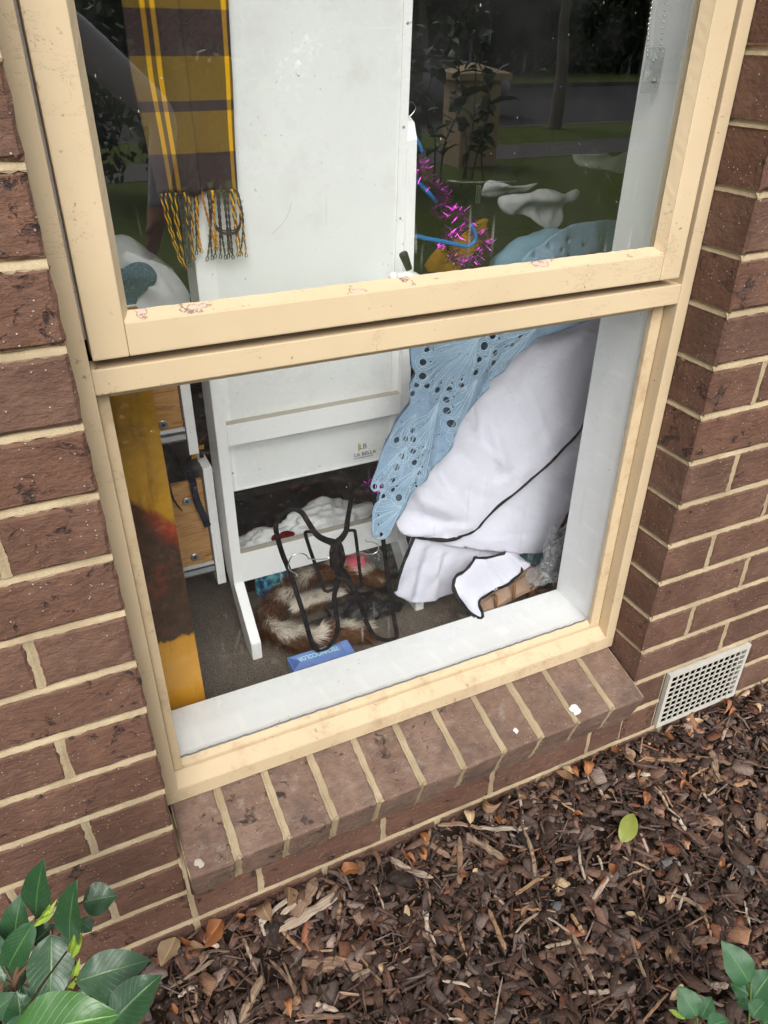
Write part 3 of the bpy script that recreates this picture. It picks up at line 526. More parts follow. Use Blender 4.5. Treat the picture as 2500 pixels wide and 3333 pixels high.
SPL=[ ((0.127, -0.061), (0.245, -0.046), 0.0213),((0.028, -0.172), (0.082, -0.119), 0.017),((0.151, -0.126), (0.24, -0.178), 0.0213),((-0.053, -0.088), (-0.02, -0.085), 0.0077),((0.118, -0.2), (0.184, -0.234), 0.0094),((0.094, -0.195), (0.127, -0.176), 0.0149),((0.137, -0.186), (0.177, -0.223), 0.0102),((0.206, -0.191), (0.255, -0.187), 0.0077),((0.163, -0.052), (0.223, 0.002), 0.0256),((0.11, -0.023), (0.106, -0.062), 0.0068),((0.211, -0.129), (0.253, -0.071), 0.0068),((0.137, -0.063), (0.156, -0.107), 0.0077),((0.366, -0.018), (0.426, -0.088), 0.0128),((0.521, -0.038), (0.564, -0.116), 0.0149),((0.51, -0.039), (0.463, -0.12), 0.0145),((0.554, -0.04), (0.642, -0.08), 0.0102),((0.411, -0.076), (0.396, -0.131), 0.006),((0.525, -0.207), (0.59, -0.243), 0.0043),((0.57, -0.243), (0.59, -0.284), 0.0051),((1.121, -0.088), (1.067, -0.157), 0.017),((0.479, -0.005), (0.556, -0.046), 0.0085),((0.794, -0.333), (0.833, -0.313), 0.006),((0.772, -0.387), (0.817, -0.404), 0.0145),((0.955, -0.045), (1.046, -0.088), 0.0102),((0.672, 0.014), (0.636, -0.072), 0.006),((0.631, -0.081), (0.595, -0.172), 0.0094),((0.429, -0.012), (0.473, -0.068), 0.0145),((0.385, -0.137), (0.367, -0.175), 0.0094),((0.365, -0.188), (0.354, -0.23), 0.0094),((0.426, -0.18), (0.41, -0.239), 0.0051),((0.552, -0.371), (0.597, -0.39), 0.0085),((0.932, -0.114), (0.923, -0.165), 0.0077),((0.502, -0.332), (0.52, -0.364), 0.0043),((0.919, -0.227), (0.923, -0.165), 0.0085) ]
DEAD=[ ((0.023, 0.006), 0.051),((0.068, 0.001), 0.03),((0.12, 0.001), 0.047),((0.164, -0.01), 0.038),((-0.052, -0.021), 0.064),((0.288, 0.013), 0.038),((-0.02, -0.003), 0.034),((0.332, -0.008), 0.043),((0.591, -0.007), 0.034),((0.544, 0.006), 0.034),((0.596, -0.042), 0.026),((0.444, 0.006), 0.026),((0.715, 0.0), 0.026),((0.768, -0.024), 0.043),((0.78, -0.007), 0.026),((0.821, -0.026), 0.034),((0.907, -0.016), 0.034),((0.922, -0.047), 0.021),((1.058, -0.012), 0.021),((1.133, -0.005), 0.034),((1.042, -0.037), 0.026),((1.103, -0.036), 0.021),((0.82, -0.058), 0.013),((0.842, -0.087), 0.013),((0.343, -0.125), 0.028),((0.425, -0.04), 0.026),((0.897, -0.128), 0.026),((0.377, -0.232), 0.021),((0.723, -0.386), 0.026),((0.709, -0.314), 0.03),((1.017, -0.111), 0.015),((0.746, -0.1), 0.021),((0.785, -0.31), 0.019),((0.38, -0.186), 0.015),((0.502, -0.113), 0.013),((1.225, 0.023), 0.026),((1.236, -0.038), 0.026),((1.031, -0.301), 0.017),((0.661, 0.006), 0.026) ]

# ================================================================== THE HOUSE WALL
W = 0.936; C = 0.086; H = 0.076
def brick_mesh(name, wd, dp, ht, nx, nz, seed, rough=.0016):
    """front face at y=0, body to y=dp, origin at the lower left front corner; uneven arrises"""
    r = random.Random(seed); V = []; idx = {}
    for i in range(nx + 1):
        for j in range(nz + 1):
            x, z = wd * i / nx, ht * j / nz
            if nx > 3:
                x = [0, .004][i] if i < 2 else ([wd - .004, wd][i - nx + 1] if i > nx - 2 else .004 + (wd - .008) * (i - 1) / (nx - 2))
            z = [0, .004][j] if j < 2 else ([ht - .004, ht][j - nz + 1] if j > nz - 2 else .004 + (ht - .008) * (j - 1) / (nz - 2))
            e = (i in (0, nx)) or (j in (0, nz)); y = .0028 + r.uniform(0, .0016) if e else r.uniform(-.0006, .0006)
            jx = r.uniform(-rough, rough) * (1 if e else .6); jz = r.uniform(-rough, rough) * (1 if e else .6)
            idx[i, j] = len(V); V.append((x + jx, y, z + jz))
    F = [(idx[i, j], idx[i + 1, j], idx[i + 1, j + 1], idx[i, j + 1]) for i in range(nx) for j in range(nz)]
    loop = [idx[i, 0] for i in range(nx + 1)] + [idx[nx, j] for j in range(1, nz + 1)] + [idx[i, nz] for i in range(nx - 1, -1, -1)] + [idx[0, j] for j in range(nz - 1, 0, -1)]
    mid = []; back = []
    for l in loop:
        x, y, z = V[l]; mid.append(len(V)); V.append((min(max(x, 0.0002), wd - .0002), .007, min(max(z, .0002), ht - .0002)))
    for l in loop:
        x, y, z = V[l]; back.append(len(V)); V.append((min(max(x, 0), wd), dp, min(max(z, 0), ht)))
    n = len(loop)
    for A_, B_ in ((loop, mid), (mid, back)):
        for q in range(n): F.append((A_[q], B_[q], B_[(q + 1) % n], A_[(q + 1) % n]))
    F.append(tuple(back))
    me = mesh(name, V, F)
    me.materials.append(MAT['brick']); return me
STRETCH = [brick_mesh('stretcher', .23, .11, H, 12, 5, 100 + i) for i in range(7)]
HALF = [brick_mesh('half', .11, .11, H, 7, 5, 200 + i) for i in range(5)]
CUT = [brick_mesh('cut', .086, .11, H, 6, 5, 300 + i) for i in range(3)]

wall = empty('brick_wall', (0, 0, -.15), label='brown clinker brick house wall with cream mortar joints around the window', cat='wall')
far_bm = bmesh.new()          # bricks out of the picture: one joined part
nb = 0
def brick(x, row, kind):
    global nb
    z = row * C + .005; wd = {'s': .23, 'h': .11, 'c': .086}[kind]
    if row > 16 or x < -.85 or x > 1.95:
        add_box(far_bm, x, x + wd, 0.0, .11, z, z + H); return
    lst = {'s': STRETCH, 'h': HALF, 'c': CUT}[kind]
    o = obj('brick', lst[(nb * 5 + row * 3) % len(lst)], None, wall, (x + random.uniform(-.0008, .0008), random.uniform(-.0012, .0012), z + random.uniform(-.0008, .0008)), (0, random.uniform(-.004, .004), 0)); nb += 1
TOP = 28
for row in range(-2, TOP):
    x = -.11 if row % 2 else -.23
    brick(x, row, 'h' if row % 2 else 's')
    while x > -1.7: x -= .24; brick(x, row, 's')
    if row in (0, 1):
        brick(W, row, 'c'); x = 1.282 if row else 1.282
        brick(x, row, 'h' if row else 's'); x += .12 if row else .24
    else:
        brick(W, row, 'h' if row % 2 else 's'); x = W + (.12 if row % 2 else .24)
    while x < 2.9: brick(x, row, 's'); x += .24
    if row < 1:                                      # under the window
        x = .008 if row % 2 else -.0 + .008 + .115
        if row % 2 == 0: brick(.008, row, 'h'); x = .128
        while x + .23 < W: brick(x, row, 's'); x += .24
        if W - x > .11: brick(x, row, 'h'); x += .12
        if W - x > .07: brick(x - .003, row, 'c')
    if row >= 24:                                    # over the window
        x = .01
        while x + .23 < W + .01: brick(x, row, 's'); x += .24
obj('brickwork', bm_mesh('brickwork', far_bm), MAT['brick'], wall)['kind'] = 'stuff'
# mortar: recessed body plus tooled joints with a ragged edge
bm = bmesh.new(); zt = TOP * C
add_box(bm, -1.95, -.005, .006, .115, -.17, zt)
add_box(bm, W + .005, 1.029, .006, .115, -.17, zt); add_box(bm, 1.275, 3.1, .006, .115, -.17, zt); add_box(bm, 1.029, 1.275, .006, .115, .163, zt); add_box(bm, 1.029, 1.275, .006, .115, -.17, -.004); add_box(bm, 1.029, 1.275, .09, .115, -.004, .163)
add_box(bm, -.005, W + .005, .006, .115, -.17, .088); add_box(bm, -.005, W + .005, .006, .115, 24 * C, zt)
def joint(bm, p0, p1, nrm, side, hw=.0056, step=.007, flush=False):
    """bead of mortar from p0 to p1; nrm points out of the wall, side is across the joint"""
    p0, p1, nrm, side = Vector(p0), Vector(p1), Vector(nrm), Vector(side); L = (p1 - p0).length; n = max(2, int(L / step)); prev = None
    for i in range(n + 1):
        c_ = p0 + (p1 - p0) * i / n; a = random.uniform(-.0012, .0022); b = random.uniform(-.0012, .0022)
        if random.random() < .05: a += .003
        if random.random() < .05: b += .003
        pr = [(-(hw + b), -.0016), (-(hw - .0012), -.0012 + random.uniform(-.0004, .0006)), (-.001, -.0028), (.0025, -.0062), (hw - .001, -.0044), (hw + a, -.0022)]
        if flush: pr = [(s_, -.0008 - .25 * abs(d_) - (.0006 if abs(s_) > .003 else 0)) for s_, d_ in pr]
        cur = [bm.verts.new(c_ + side * s_ + nrm * d_) for s_, d_ in pr]
        if prev:
            for q in range(len(pr) - 1): bm.faces.new((prev[q], cur[q], cur[q + 1], prev[q + 1]))
        prev = cur
OUT = (0, -1, 0); UPZ = (0, 0, 1)
for i in range(-1, 18):
    z = i * C
    joint(bm, (-.9, 0, z), (-.0005, 0, z), OUT, UPZ)
    if i in (1,): joint(bm, (W, 0, z), (1.026, 0, z), OUT, UPZ); joint(bm, (1.28, 0, z), (2.1, 0, z), OUT, UPZ)
    else: joint(bm, (W, 0, z), (2.1, 0, z), OUT, UPZ)
    if i > 1: joint(bm, (W, .001, z), (W, .085, z), (-1, 0, 0), UPZ, .006, .008)
    if i in (-1, 0): joint(bm, (0, 0, z), (W, 0, z), OUT, UPZ)
for row in range(-1, 17):
    z0, z1 = row * C + .004, (row + 1) * C - .004
    xs = [(-.115 if row % 2 else -.235) - .24 * j for j in range(3)]
    if row not in (0, 1): xs += [W + (.115 if row % 2 else .235) + .24 * j for j in range(4)]
    else: xs += [1.277 + (.12 if row else .24) + .24 * j for j in range(2)]
    if row == 0: xs += [.0035, .123, .363, .603, .843]
    if row == -1: xs += [.0035, .243, .483, .723]
    for x in xs: joint(bm, (x, 0, z0), (x, 0, z1), OUT, (1, 0, 0), .0056, flush=True)
obj('mortar', bm_mesh('mortar', bm), MAT['mortar'], wall)

# ------------------------------------------------------------------ brick on edge sill
sill = empty('brick_window_sill', (W / 2, -.03, .09), label='sloping brick on edge sill under the cream window frame', cat='window sill')
SL = rad(15.5); FT = Vector((0, -.037, .173)); s_dir = Vector((0, math.cos(SL), math.sin(SL))); n_dir = Vector((0, -math.sin(SL), math.cos(SL)))
def sill_brick(seed):
    r = random.Random(seed); bm = bmesh.new(); nx, ns = 4, 9; wd, ln, dp = .0755, .165, .088
    def P(x, s_, t): return (x, *(s_dir * s_ + n_dir * t)[1:])
    grid = {}
    prof = [(0.002, -dp), (0, -dp * .55), (0.0, -.006), (.0015, -.0015), (.006, 0)] + [(.006 + (ln - .006) * k / ns, 0) for k in range(1, ns + 1)]
    for i in range(nx + 1):
        x = [0, .005, wd / 2, wd - .005, wd][i]
        for j, (s_, t) in enumerate(prof):
            e = i in (0, nx); d = (.0022 + r.uniform(0, .0014)) if e else r.uniform(-.0005, .0005)
            s2, t2 = (s_ + d, t) if j < 3 else (s_, t - d)
            grid[i, j] = bm.verts.new(P(x + r.uniform(-.0009, .0009) * (1 if e else .4), s2 + r.uniform(-.0006, .0006), t2))
    m = len(prof)
    for i in range(nx):
        for j in range(m - 1): bm.faces.new((grid[i, j], grid[i, j + 1], grid[i + 1, j + 1], grid[i + 1, j]))
    for i, x in ((0, 0.0), (nx, wd)):
        base = bm.verts.new(P(x, ln, -dp))
        bm.faces.new([grid[i, j] for j in range(m)] + [base])
    bm.faces.new((grid[0, 0], grid[nx, 0], bm.verts.new(P(wd, ln, -dp)), bm.verts.new(P(0, ln, -dp))))
    me = bm_mesh('sill_brick', bm); me.materials.append(MAT['sill_brick']); return me
SB = [sill_brick(400 + i) for i in range(5)]
for i in range(11):
    obj('brick', SB[i % 5], None, sill, (.0045 + i * .0851 + random.uniform(-.0008, .0008), FT.y + random.uniform(-.0012, .0012), FT.z + random.uniform(-.001, .001)))
bm = bmesh.new()
pr = [FT + s_dir * s_ + n_dir * t for s_, t in ((.004, -.086), (.003, -.003), (.006, -.0022), (.16, -.0022), (.16, -.086))]
a = [bm.verts.new((.006, p.y, p.z)) for p in pr]; b = [bm.verts.new((W - .006, p.y, p.z)) for p in pr]
bm.faces.new(a); bm.faces.new(b)
for q in range(5): bm.faces.new((a[q], a[(q + 1) % 5], b[(q + 1) % 5], b[q]))
for i in range(1, 11):
    x = i * .0851 - .0003
    p0 = FT + s_dir * .001; p1 = FT + s_dir * .125
    joint(bm, (x, p0.y, p0.z), (x, p1.y, p1.z), n_dir, (1, 0, 0), .0052); p2 = FT - n_dir * .082
    joint(bm, (x, FT.y, FT.z), (x, p2.y, p2.z), -s_dir, (1, 0, 0), .0052)
joint(bm, (.0015, .075, .2), (.0015, -.03, .17), n_dir, (1, 0, 0), .0045)
add_box(bm, -.001, .0042, -.03, .09, .086, .172)
obj('mortar', bm_mesh('mortar', bm), MAT['mortar'], sill)
MAT['flake'] = plain('flaking_paint', (.42, .37, .31), .9, .1, bump=(200, .6))
# bird droppings / paint spots on the sill
def splat(name, x, s_, r, label, mat='stone', seedv=0):
    bm = bmesh.new(); c_ = FT + s_dir * s_ + n_dir * .0006; rr = random.Random(seedv)
    top = bm.verts.new((x, *(c_ + n_dir * .0012)[1:])); ring = []
    for q in range(14):
        a_ = 2 * math.pi * q / 14; k_ = r * (.85 + .55 * noise.noise((math.cos(a_) * 1.7, math.sin(a_) * 1.7, seedv * 3.3))); p = c_ + s_dir * math.sin(a_) * k_; ring.append(bm.verts.new((x + math.cos(a_) * k_, p.y, p.z)))
    for q in range(14): bm.faces.new((top, ring[q], ring[(q + 1) % 14]))
    o = obj(name, bm_mesh(name, bm, True), MAT[mat]); return tag(o, label, 'paint spot')
splat('paint_spot', .638, .032, .0062, 'small round white paint spot on a middle sill brick', seedv=3)
splat('paint_spot', .775, .028, .013, 'smeared white splash across a mortar joint of the brick sill', seedv=8)
splat('paint_spot', .026, .018, .009, 'pale flaky patch on the end sill brick beside the left wall', 'flake', seedv=5)

# ------------------------------------------------------------------ air vent
vent = empty('air_vent', (1.152, 0, 0), label='cream metal wall vent with square grid set in the brickwork', cat='vent')
vx0, vx1, vz0, vz1 = 1.034, 1.270, -.001, .158
bm = bmesh.new(); y0, y1 = -.0032, .008; bd = .0095
add_box(bm, vx0, vx1, y0, y1, vz0, vz0 + bd); add_box(bm, vx0, vx1, y0, y1, vz1 - bd, vz1); add_box(bm, vx0, vx0 + bd, y0 + .0005, y1, vz0 + bd, vz1 - bd); add_box(bm, vx1 - bd, vx1, y0 + .0005, y1, vz0 + bd, vz1 - bd)
obj('vent_frame', bm_mesh('vent_frame', bm), MAT['vent'], vent)
nxv, nzv = 13, 9; iw = (vx1 - vx0 - 2 * bd); ih = (vz1 - vz0 - 2 * bd)
bm = bmesh.new()
for i in range(1, nxv):
    x = vx0 + bd + iw * i / nxv; add_box(bm, x - .0015, x + .0015, y0 + .0006, y0 + .0028, vz0 + bd - .001, vz1 - bd + .001)
for j in range(1, nzv):
    z = vz0 + bd + ih * j / nzv; add_box(bm, vx0 + bd - .001, vx1 - bd + .001, y0 + .0010, y0 + .0026, z - .0015, z + .0015)
obj('grille', bm_mesh('grille', bm), MAT['vent'], vent)
box_obj('cavity_shade_back', vx0 + .002, vx1 - .002, .022, .03, vz0 + .001, vz1 - .001, MAT['dark'], vent)  # near-black liner: the shade behind the grille is put into its colour

box_obj('cavity_shade_floor', vx0 + .002, vx1 - .002, .0005, .0215, vz0 + .0098, vz0 + .0104, MAT['dark'], vent)  # added near-black sheet, painted shade for the lowest row of holes
# ================================================================== THE WINDOW
win = empty('window', (W / 2, .08, .213), label='cream painted timber window with a sash above a fixed lower pane', cat='window')
YF = .080; HEAD = 2.03
def board(name, x0, x1, y0, y1, z0, z1, mat='cream', parent=win, bevel=.0016): return box_obj(name, x0, x1, y0, y1, z0, z1, MAT[mat], parent, bevel)
board('jamb', .0015, .0225, YF, .12, .2435, HEAD); board('jamb', .9115, W - .0015, YF, .12, .2435, HEAD)
prism_x('frame_sill', [(YF, .2125), (YF, .243), (.107, .2575), (.125, .2575), (.125, .2125)], .0015, W - .0015, MAT['cream_dirty'], win, .0012)
board('transom', .0225, .9115, YF + .0005, .12, .945, .976); board('head', .0015, W - .0015, YF, .12, HEAD, HEAD + .035)
# glazing beads of the fixed pane
board('bead', .0238, .0385, .1055, .1165, .258, .9448, 'cream_dirty', bevel=.002); board('bead', .8875, .9101, .1055, .1165, .258, .9448, 'cream_dirty', bevel=.002)
prism_x('bead', [(.1055, .2576), (.1055, .266), (.1165, .274), (.1165, .2576)], .0386, .8874, MAT['cream_dirty'], win, .001); board('bead', .0386, .8874, .1055, .1165, .931, .9449, bevel=.002)
gb = bmesh.new(); add_box(gb, .03, .9, .117, .1205, .26, .945); obj('glass_pane', bm_mesh('glass_pane', gb), MAT['glass'], win)
# dirty grey putty line along the foot of the lower pane
bm = bmesh.new(); pts = [(.039 + .0085 * i, .1163, .2745 + random.uniform(-.001, .0016)) for i in range(100)]; add_tube(bm, pts, .0016, 5); obj('glazing_sealant', bm_mesh('glazing_sealant', bm), plain('grey_sealant', (.16, .155, .15), .9, .1, bump=(300, .6)), win)
# opening sash
sash = empty('sash', (.46, .076, .988)); sash.parent = win; sash.matrix_parent_inverse = win.matrix_basis.inverted()
SY0, SY1 = .0745, .112; SX0, SX1, SZ0, SZ1 = .0265, .8965, .9885, HEAD - .006
def sb(name, *a, **k_): return board(name, *a, parent=sash, **k_)
sb('stile', SX0, .0672, SY0, SY1, SZ0, SZ1, bevel=.0022); sb('stile', .8578, SX1, SY0, SY1, SZ0, SZ1, bevel=.0022)
sb('rail', .0673, .8577, SY0 + .0004, SY1, SZ0, 1.0285, bevel=.0022); sb('rail', .0673, .8577, SY0 + .0004, SY1, SZ1 - .042, SZ1, bevel=.0022)
def putty(p, mat='putty'):
    # bevelled strip between the face and the glass, ragged inner edge; p: list of (outer, inner) pairs
    bm = bmesh.new(); prev = None
    for o_, i_ in p:
        cur = [bm.verts.new(o_), bm.verts.new((Vector(o_) + Vector(i_)) / 2 + Vector((0, random.uniform(-.0006, .0006), 0))), bm.verts.new(i_)]
        if prev:
            for q in range(2): bm.faces.new((prev[q], cur[q], cur[q + 1], prev[q + 1]))
        prev = cur
    return obj('putty', bm_mesh('putty', bm), MAT[mat], sash)
def rr(): return random.uniform(-.0005, .0005)
GX0, GX1, GZ0 = .0755, .8495, 1.0365; GY = .0925
putty([((.0672 + (.8578 - .0672) * t, SY0 + .0018, 1.0283), (GX0 + (GX1 - GX0) * t, GY, GZ0 + rr())) for t in [i / 90 for i in range(91)]])
putty([((.0671, SY0 + .0018, 1.0283 + t), (GX0 + rr() * .35, GY, GZ0 + t)) for t in [i * .009 for i in range(106)]], 'cream')
putty([((.8579, SY0 + .0018, 1.0283 + t), (GX1 + rr() * .35, GY, GZ0 + t)) for t in [i * .009 for i in range(106)]], 'cream')
gb = bmesh.new(); add_box(gb, .069, .856, GY + .0004, GY + .0034, 1.03, SZ1 - .03); obj('glass_pane', bm_mesh('glass_pane', gb), MAT['glass'], sash)
board('sash_gap_shade', .0228, .9112, .113, .119, .9762, 1.0, 'dark', bevel=0)  # dark strip standing in for the shade in the gap below the sash
# white inner lining
LY = .240
wm = MAT['white']
box_obj('lining', .9, .93, .1212, LY, .2622, HEAD, wm, win, .001); box_obj('lining', .004, .0335, .1212, LY, .2622, HEAD, wm, win, .001)
box_obj('inner_sill', -.02, .956, .1212, LY, .235, .262, wm, win, .0012); box_obj('lining', .004, .93, .1212, LY, HEAD, HEAD + .03, wm, win)
# blind chain and its clear holder
chain = empty('blind_chain', (.87, .19, 1.3), label='silver bead blind cord looped in a clear plastic holder by the window lining', cat='blind chain')
def bead_run(p0, p1):
    p0, p1 = Vector(p0), Vector(p1); n = int((p1 - p0).length / .0062); return [p0 + (p1 - p0) * i / n for i in range(n + 1)]
bm = bmesh.new()
loop = bead_run((.852, .19, 1.9), (.856, .19, 1.32)) + bead_run((.857, .19, 1.314), (.863, .19, 1.282)) + [Vector((.869, .19, 1.277)), Vector((.875, .19, 1.275)), Vector((.881, .19, 1.277))] + bead_run((.886, .19, 1.282), (.881, .19, 1.35)) + bead_run((.881, .19, 1.356), (.876, .19, 1.9))
for p in loop: bmesh.ops.create_icosphere(bm, subdivisions=1, radius=.0021, matrix=Matrix.Translation(p))
obj('bead_cord', bm_mesh('bead_cord', bm, True), MAT['chrome'], chain)
box_obj('holder', .866, .892, .186, .197, 1.234, 1.292, MAT['clear2'], chain, .002)
bm = bmesh.new(); add_lathe(bm, [(.003, 0), (.003, .004), (.0015, .005)], 10, 'y', (.879, .182, 1.25)); obj('screw', bm_mesh('screw', bm, True), MAT['zinc'], chain)

# ================================================================== THE ROOM
FZ = .17
def st(o): o['kind'] = 'structure'; return o
st(box_obj('carpet_floor', -1.6, 3.4, LY - .01, 3.8, FZ - .02, FZ, MAT['carpet']))
st(box_obj('ceiling', -1.6, 3.4, .2, 3.8, 2.55, 2.6, MAT['ceiling']))
st(box_obj('interior_wall', -1.65, -1.6, .2, 3.8, .1, 2.55, MAT['plaster'])); st(box_obj('interior_wall', 3.4, 3.45, .2, 3.8, .1, 2.55, MAT['plaster'])); st(box_obj('interior_wall', -1.65, 3.45, 3.8, 3.85, .1, 2.55, MAT['plaster']))
bm = bmesh.new(); add_box(bm, -1.6, .003, .2, LY - .001, .1, 2.55); add_box(bm, .931, 3.4, .2, LY - .001, .1, 2.55); add_box(bm, .003, .931, .2, LY - .001, HEAD + .031, 2.55); add_box(bm, .003, .931, .2, LY - .012, .1, .2345)
st(obj('interior_wall', bm_mesh('interior_wall', bm), MAT['plaster']))
bm = bmesh.new(); add_box(bm, -1.6, .003, .116, .2, .1, 2.4); add_box(bm, .933, 3.4, .116, .2, .1, 2.4); add_box(bm, .003, .933, .126, .2, -.1, .212); add_box(bm, .003, .933, .121, .2, HEAD + .036, 2.4); st(obj('wall_cavity', bm_mesh('wall_cavity', bm), MAT['dark']))
# ------------------------------------------------------------------ painting leaning at the left
pa = box_obj('painting', .045, .112, .262, .276, .172, .985, MAT['painting'], None, .0006)
pa.rotation_euler = (0, rad(-.35), 0); pa.location = (.004, 0, 0)
tag(pa, 'tall narrow board painted ochre and dark brown standing inside the left edge of the window', 'painting')

# ------------------------------------------------------------------ chest with two drawers pulled out
chest = empty('chest_of_drawers', (-.12, .62, FZ), label='pine chest of drawers with white fronts and two drawers pulled open', cat='chest of drawers')
bm = bmesh.new(); add_box(bm, -.34, .05, .535, .547, FZ, .80); add_box(bm, -.34, .05, .95, .965, FZ, .80); add_box(bm, -.34, .06, .53, .97, .80, .82); add_box(bm, -.34, -.33, .547, .95, FZ, .80)
obj('carcass', bm_mesh('carcass', bm), MAT['white'], chest)
def drawer(xf, z0, z1, zb0, zb1, screws):
    # side panel faces the window, front faces +x
    d = box_obj('drawer', xf - .36, xf - .004, .55, .562, zb0, zb1, MAT['pine'], chest, .0008)
    box_obj('front', xf, xf + .0185, .545, .94, z0, z1, MAT['white'], d, .0012)
    bm = bmesh.new(); add_box(bm, xf - .36, xf, .562, .93, zb0 + .004, zb0 + .010); add_box(bm, xf - .36, xf, .918, .93, zb0, zb1); add_box(bm, xf - .36, xf - .348, .562, .918, zb0, zb1)
    obj('tray', bm_mesh('tray', bm), MAT['pine'], d)
    bm = bmesh.new(); prof = [(.548, zb0 + .003), (.544, zb0 - .003), (.549, zb0 - .012), (.545, zb0 - .021), (.548, zb0 - .026), (.560, zb0 - .026), (.560, zb0 - .001), (.5495, zb0 - .001)]
    A = [bm.verts.new((xf - .34, y, z)) for y, z in prof]; B = [bm.verts.new((xf - .002, y, z)) for y, z in prof]
    bm.faces.new(A); bm.faces.new(B)
    for q in range(len(prof)): bm.faces.new((A[q], A[(q + 1) % len(prof)], B[(q + 1) % len(prof)], B[q]))
    obj('runner', bm_mesh('runner', bm), MAT['steel'], d)
    for sx, sz in screws:
        bm = bmesh.new(); add_lathe(bm, [(.0088, .5505), (.0088, .5482), (.0074, .5472), (.0005, .5470)], 16, 'y', (sx, 0, sz))
        o = obj('screw', bm_mesh('screw', bm), MAT['zinc'], d)
        bm = bmesh.new(); a_ = .5
        for aa in (a_, a_ + math.pi / 2):
            u_ = Vector((math.cos(aa), 0, math.sin(aa))); v_ = Vector((-math.sin(aa), 0, math.cos(aa))); c_ = Vector((sx, .5466 - .0003 * (aa > 1), sz))
            bm.faces.new([bm.verts.new(c_ + u_ * p * .0042 + v_ * q * .0009) for p, q in ((-1, -1), (1, -1), (1, 1), (-1, 1))])
        obj('slot', bm_mesh('slot', bm), MAT['dark'], d)
drawer(.1975, .605, .80, .662, .79, [(.157, .677)])
drawer(.2185, .281, .571, .342, .543, [(.179, .502), (.178, .364)])
# webbing strap hanging out of the lower drawer
strap = empty('webbing_strap', (.2, .55, .5), label='navy webbing strap with amber stitching hanging out of the open lower drawer', cat='strap')
tube_obj('strap_band', smooth_path([(.19, .60, .55), (.194, .565, .556), (.1955, .544, .545), (.196, .541, .518), (.2, .541, .491), (.208, .541, .459), (.2125, .541, .438)], 5), .0072, MAT['navy'], strap, 8, .35)
tube_obj('strap_tail', smooth_path([(.15, .60, .54), (.150, .565, .548), (.1505, .545, .538), (.152, .542, .522), (.157, .541, .506), (.166, .541, .487)], 5), .0032, MAT['navy'], strap, 8, .5, r_end=.0012)
tube_obj('strap_loop', smooth_path([(.19, .60, .55), (.202, .572, .585), (.208, .556, .60), (.222, .552, .618), (.225, .57, .60), (.23, .6, .56)], 5), .0045, MAT['navy'], strap, 8, .5)
for i, c_ in enumerate(((.2065, .5515, .597), (.2215, .5475, .616))):
    bm = bmesh.new()
    for q in range(5): add_tube(bm, [Vector(c_) + Vector((-.0045 + q * .0022, 0, -.004)), Vector(c_) + Vector((-.0035 + q * .0022, -.0004, .005))], .0007, 5)
    obj('stitching', bm_mesh('stitching', bm), MAT['amber'], strap)
heap0 = bmesh.new()
def lump(bm, c_, r, seedv, amp=.35, sub=3, freq=9.0):
    res = bmesh.ops.create_icosphere(bm, subdivisions=sub, radius=1.0); vs = res['verts']
    for v in vs:
        p = v.co.copy(); k_ = 1 + amp * noise.noise(p * 1.6 + Vector((seedv, 0, 0))) + amp * .4 * noise.noise(p * 4.3 + Vector((0, seedv, 0)))
        v.co = Vector((c_[0] + p.x * r[0] * k_, c_[1] + p.y * r[1] * k_, c_[2] + p.z * r[2] * k_))
    return vs
lump(heap0, (.11, .72, .50), (.10, .14, .07), 3)
tag(obj('dark_clothes', bm_mesh('dark_clothes', heap0, True), MAT['darkcloth']), 'black clothes bundled inside the open lower drawer', 'clothes')

# ------------------------------------------------------------------ white stand with the big panel
stand = empty('mirror_stand', (.45, .47, FZ), label='tall white swivel panel on a white two legged stand with dusty rails', cat='stand')
bm_ = None
def leg(x0, x1):
    bm = bmesh.new(); prof = [(.40, FZ), (.447, FZ), (.56, .30), (.575, .36), (.575, 1.15), (.56, 1.178), (.535, 1.186), (.512, 1.176), (.5, 1.15), (.5, .306), (.400, .215)]
    A = [bm.verts.new((x0, y, z)) for y, z in prof]; B = [bm.verts.new((x1, y, z)) for y, z in prof]; n = len(prof)
    bm.faces.new(A); bm.faces.new(B)
    for q in range(n): bm.faces.new((A[q], A[(q + 1) % n], B[(q + 1) % n], B[q]))
    bmesh.ops.bevel(bm, geom=list(bm.edges), offset=.0014, segments=2, affect='EDGES')
    return obj('leg', bm_mesh('leg', bm), MAT['white'], stand)
leg(.2435, .2645); leg(.634, .655)
for z0, z1 in ((.63, .675), (.305, .378)):
    r_ = box_obj('rail', .2648, .6337, .500, .518, z0, z1, MAT['white'], stand, .001)
    bm = bmesh.new(); add_box(bm, .266, .6325, .5005, .5175, z1, z1 + .0009); obj('dust', bm_mesh('dust', bm), MAT['dusty'], r_)
    if z0 > .5:
        bm = bmesh.new(); add_box(bm, .266, .6325, .5182, .5255, z1 - .002, z1 - .0002); obj('ledge', bm_mesh('ledge', bm), MAT['dusty'], stand)
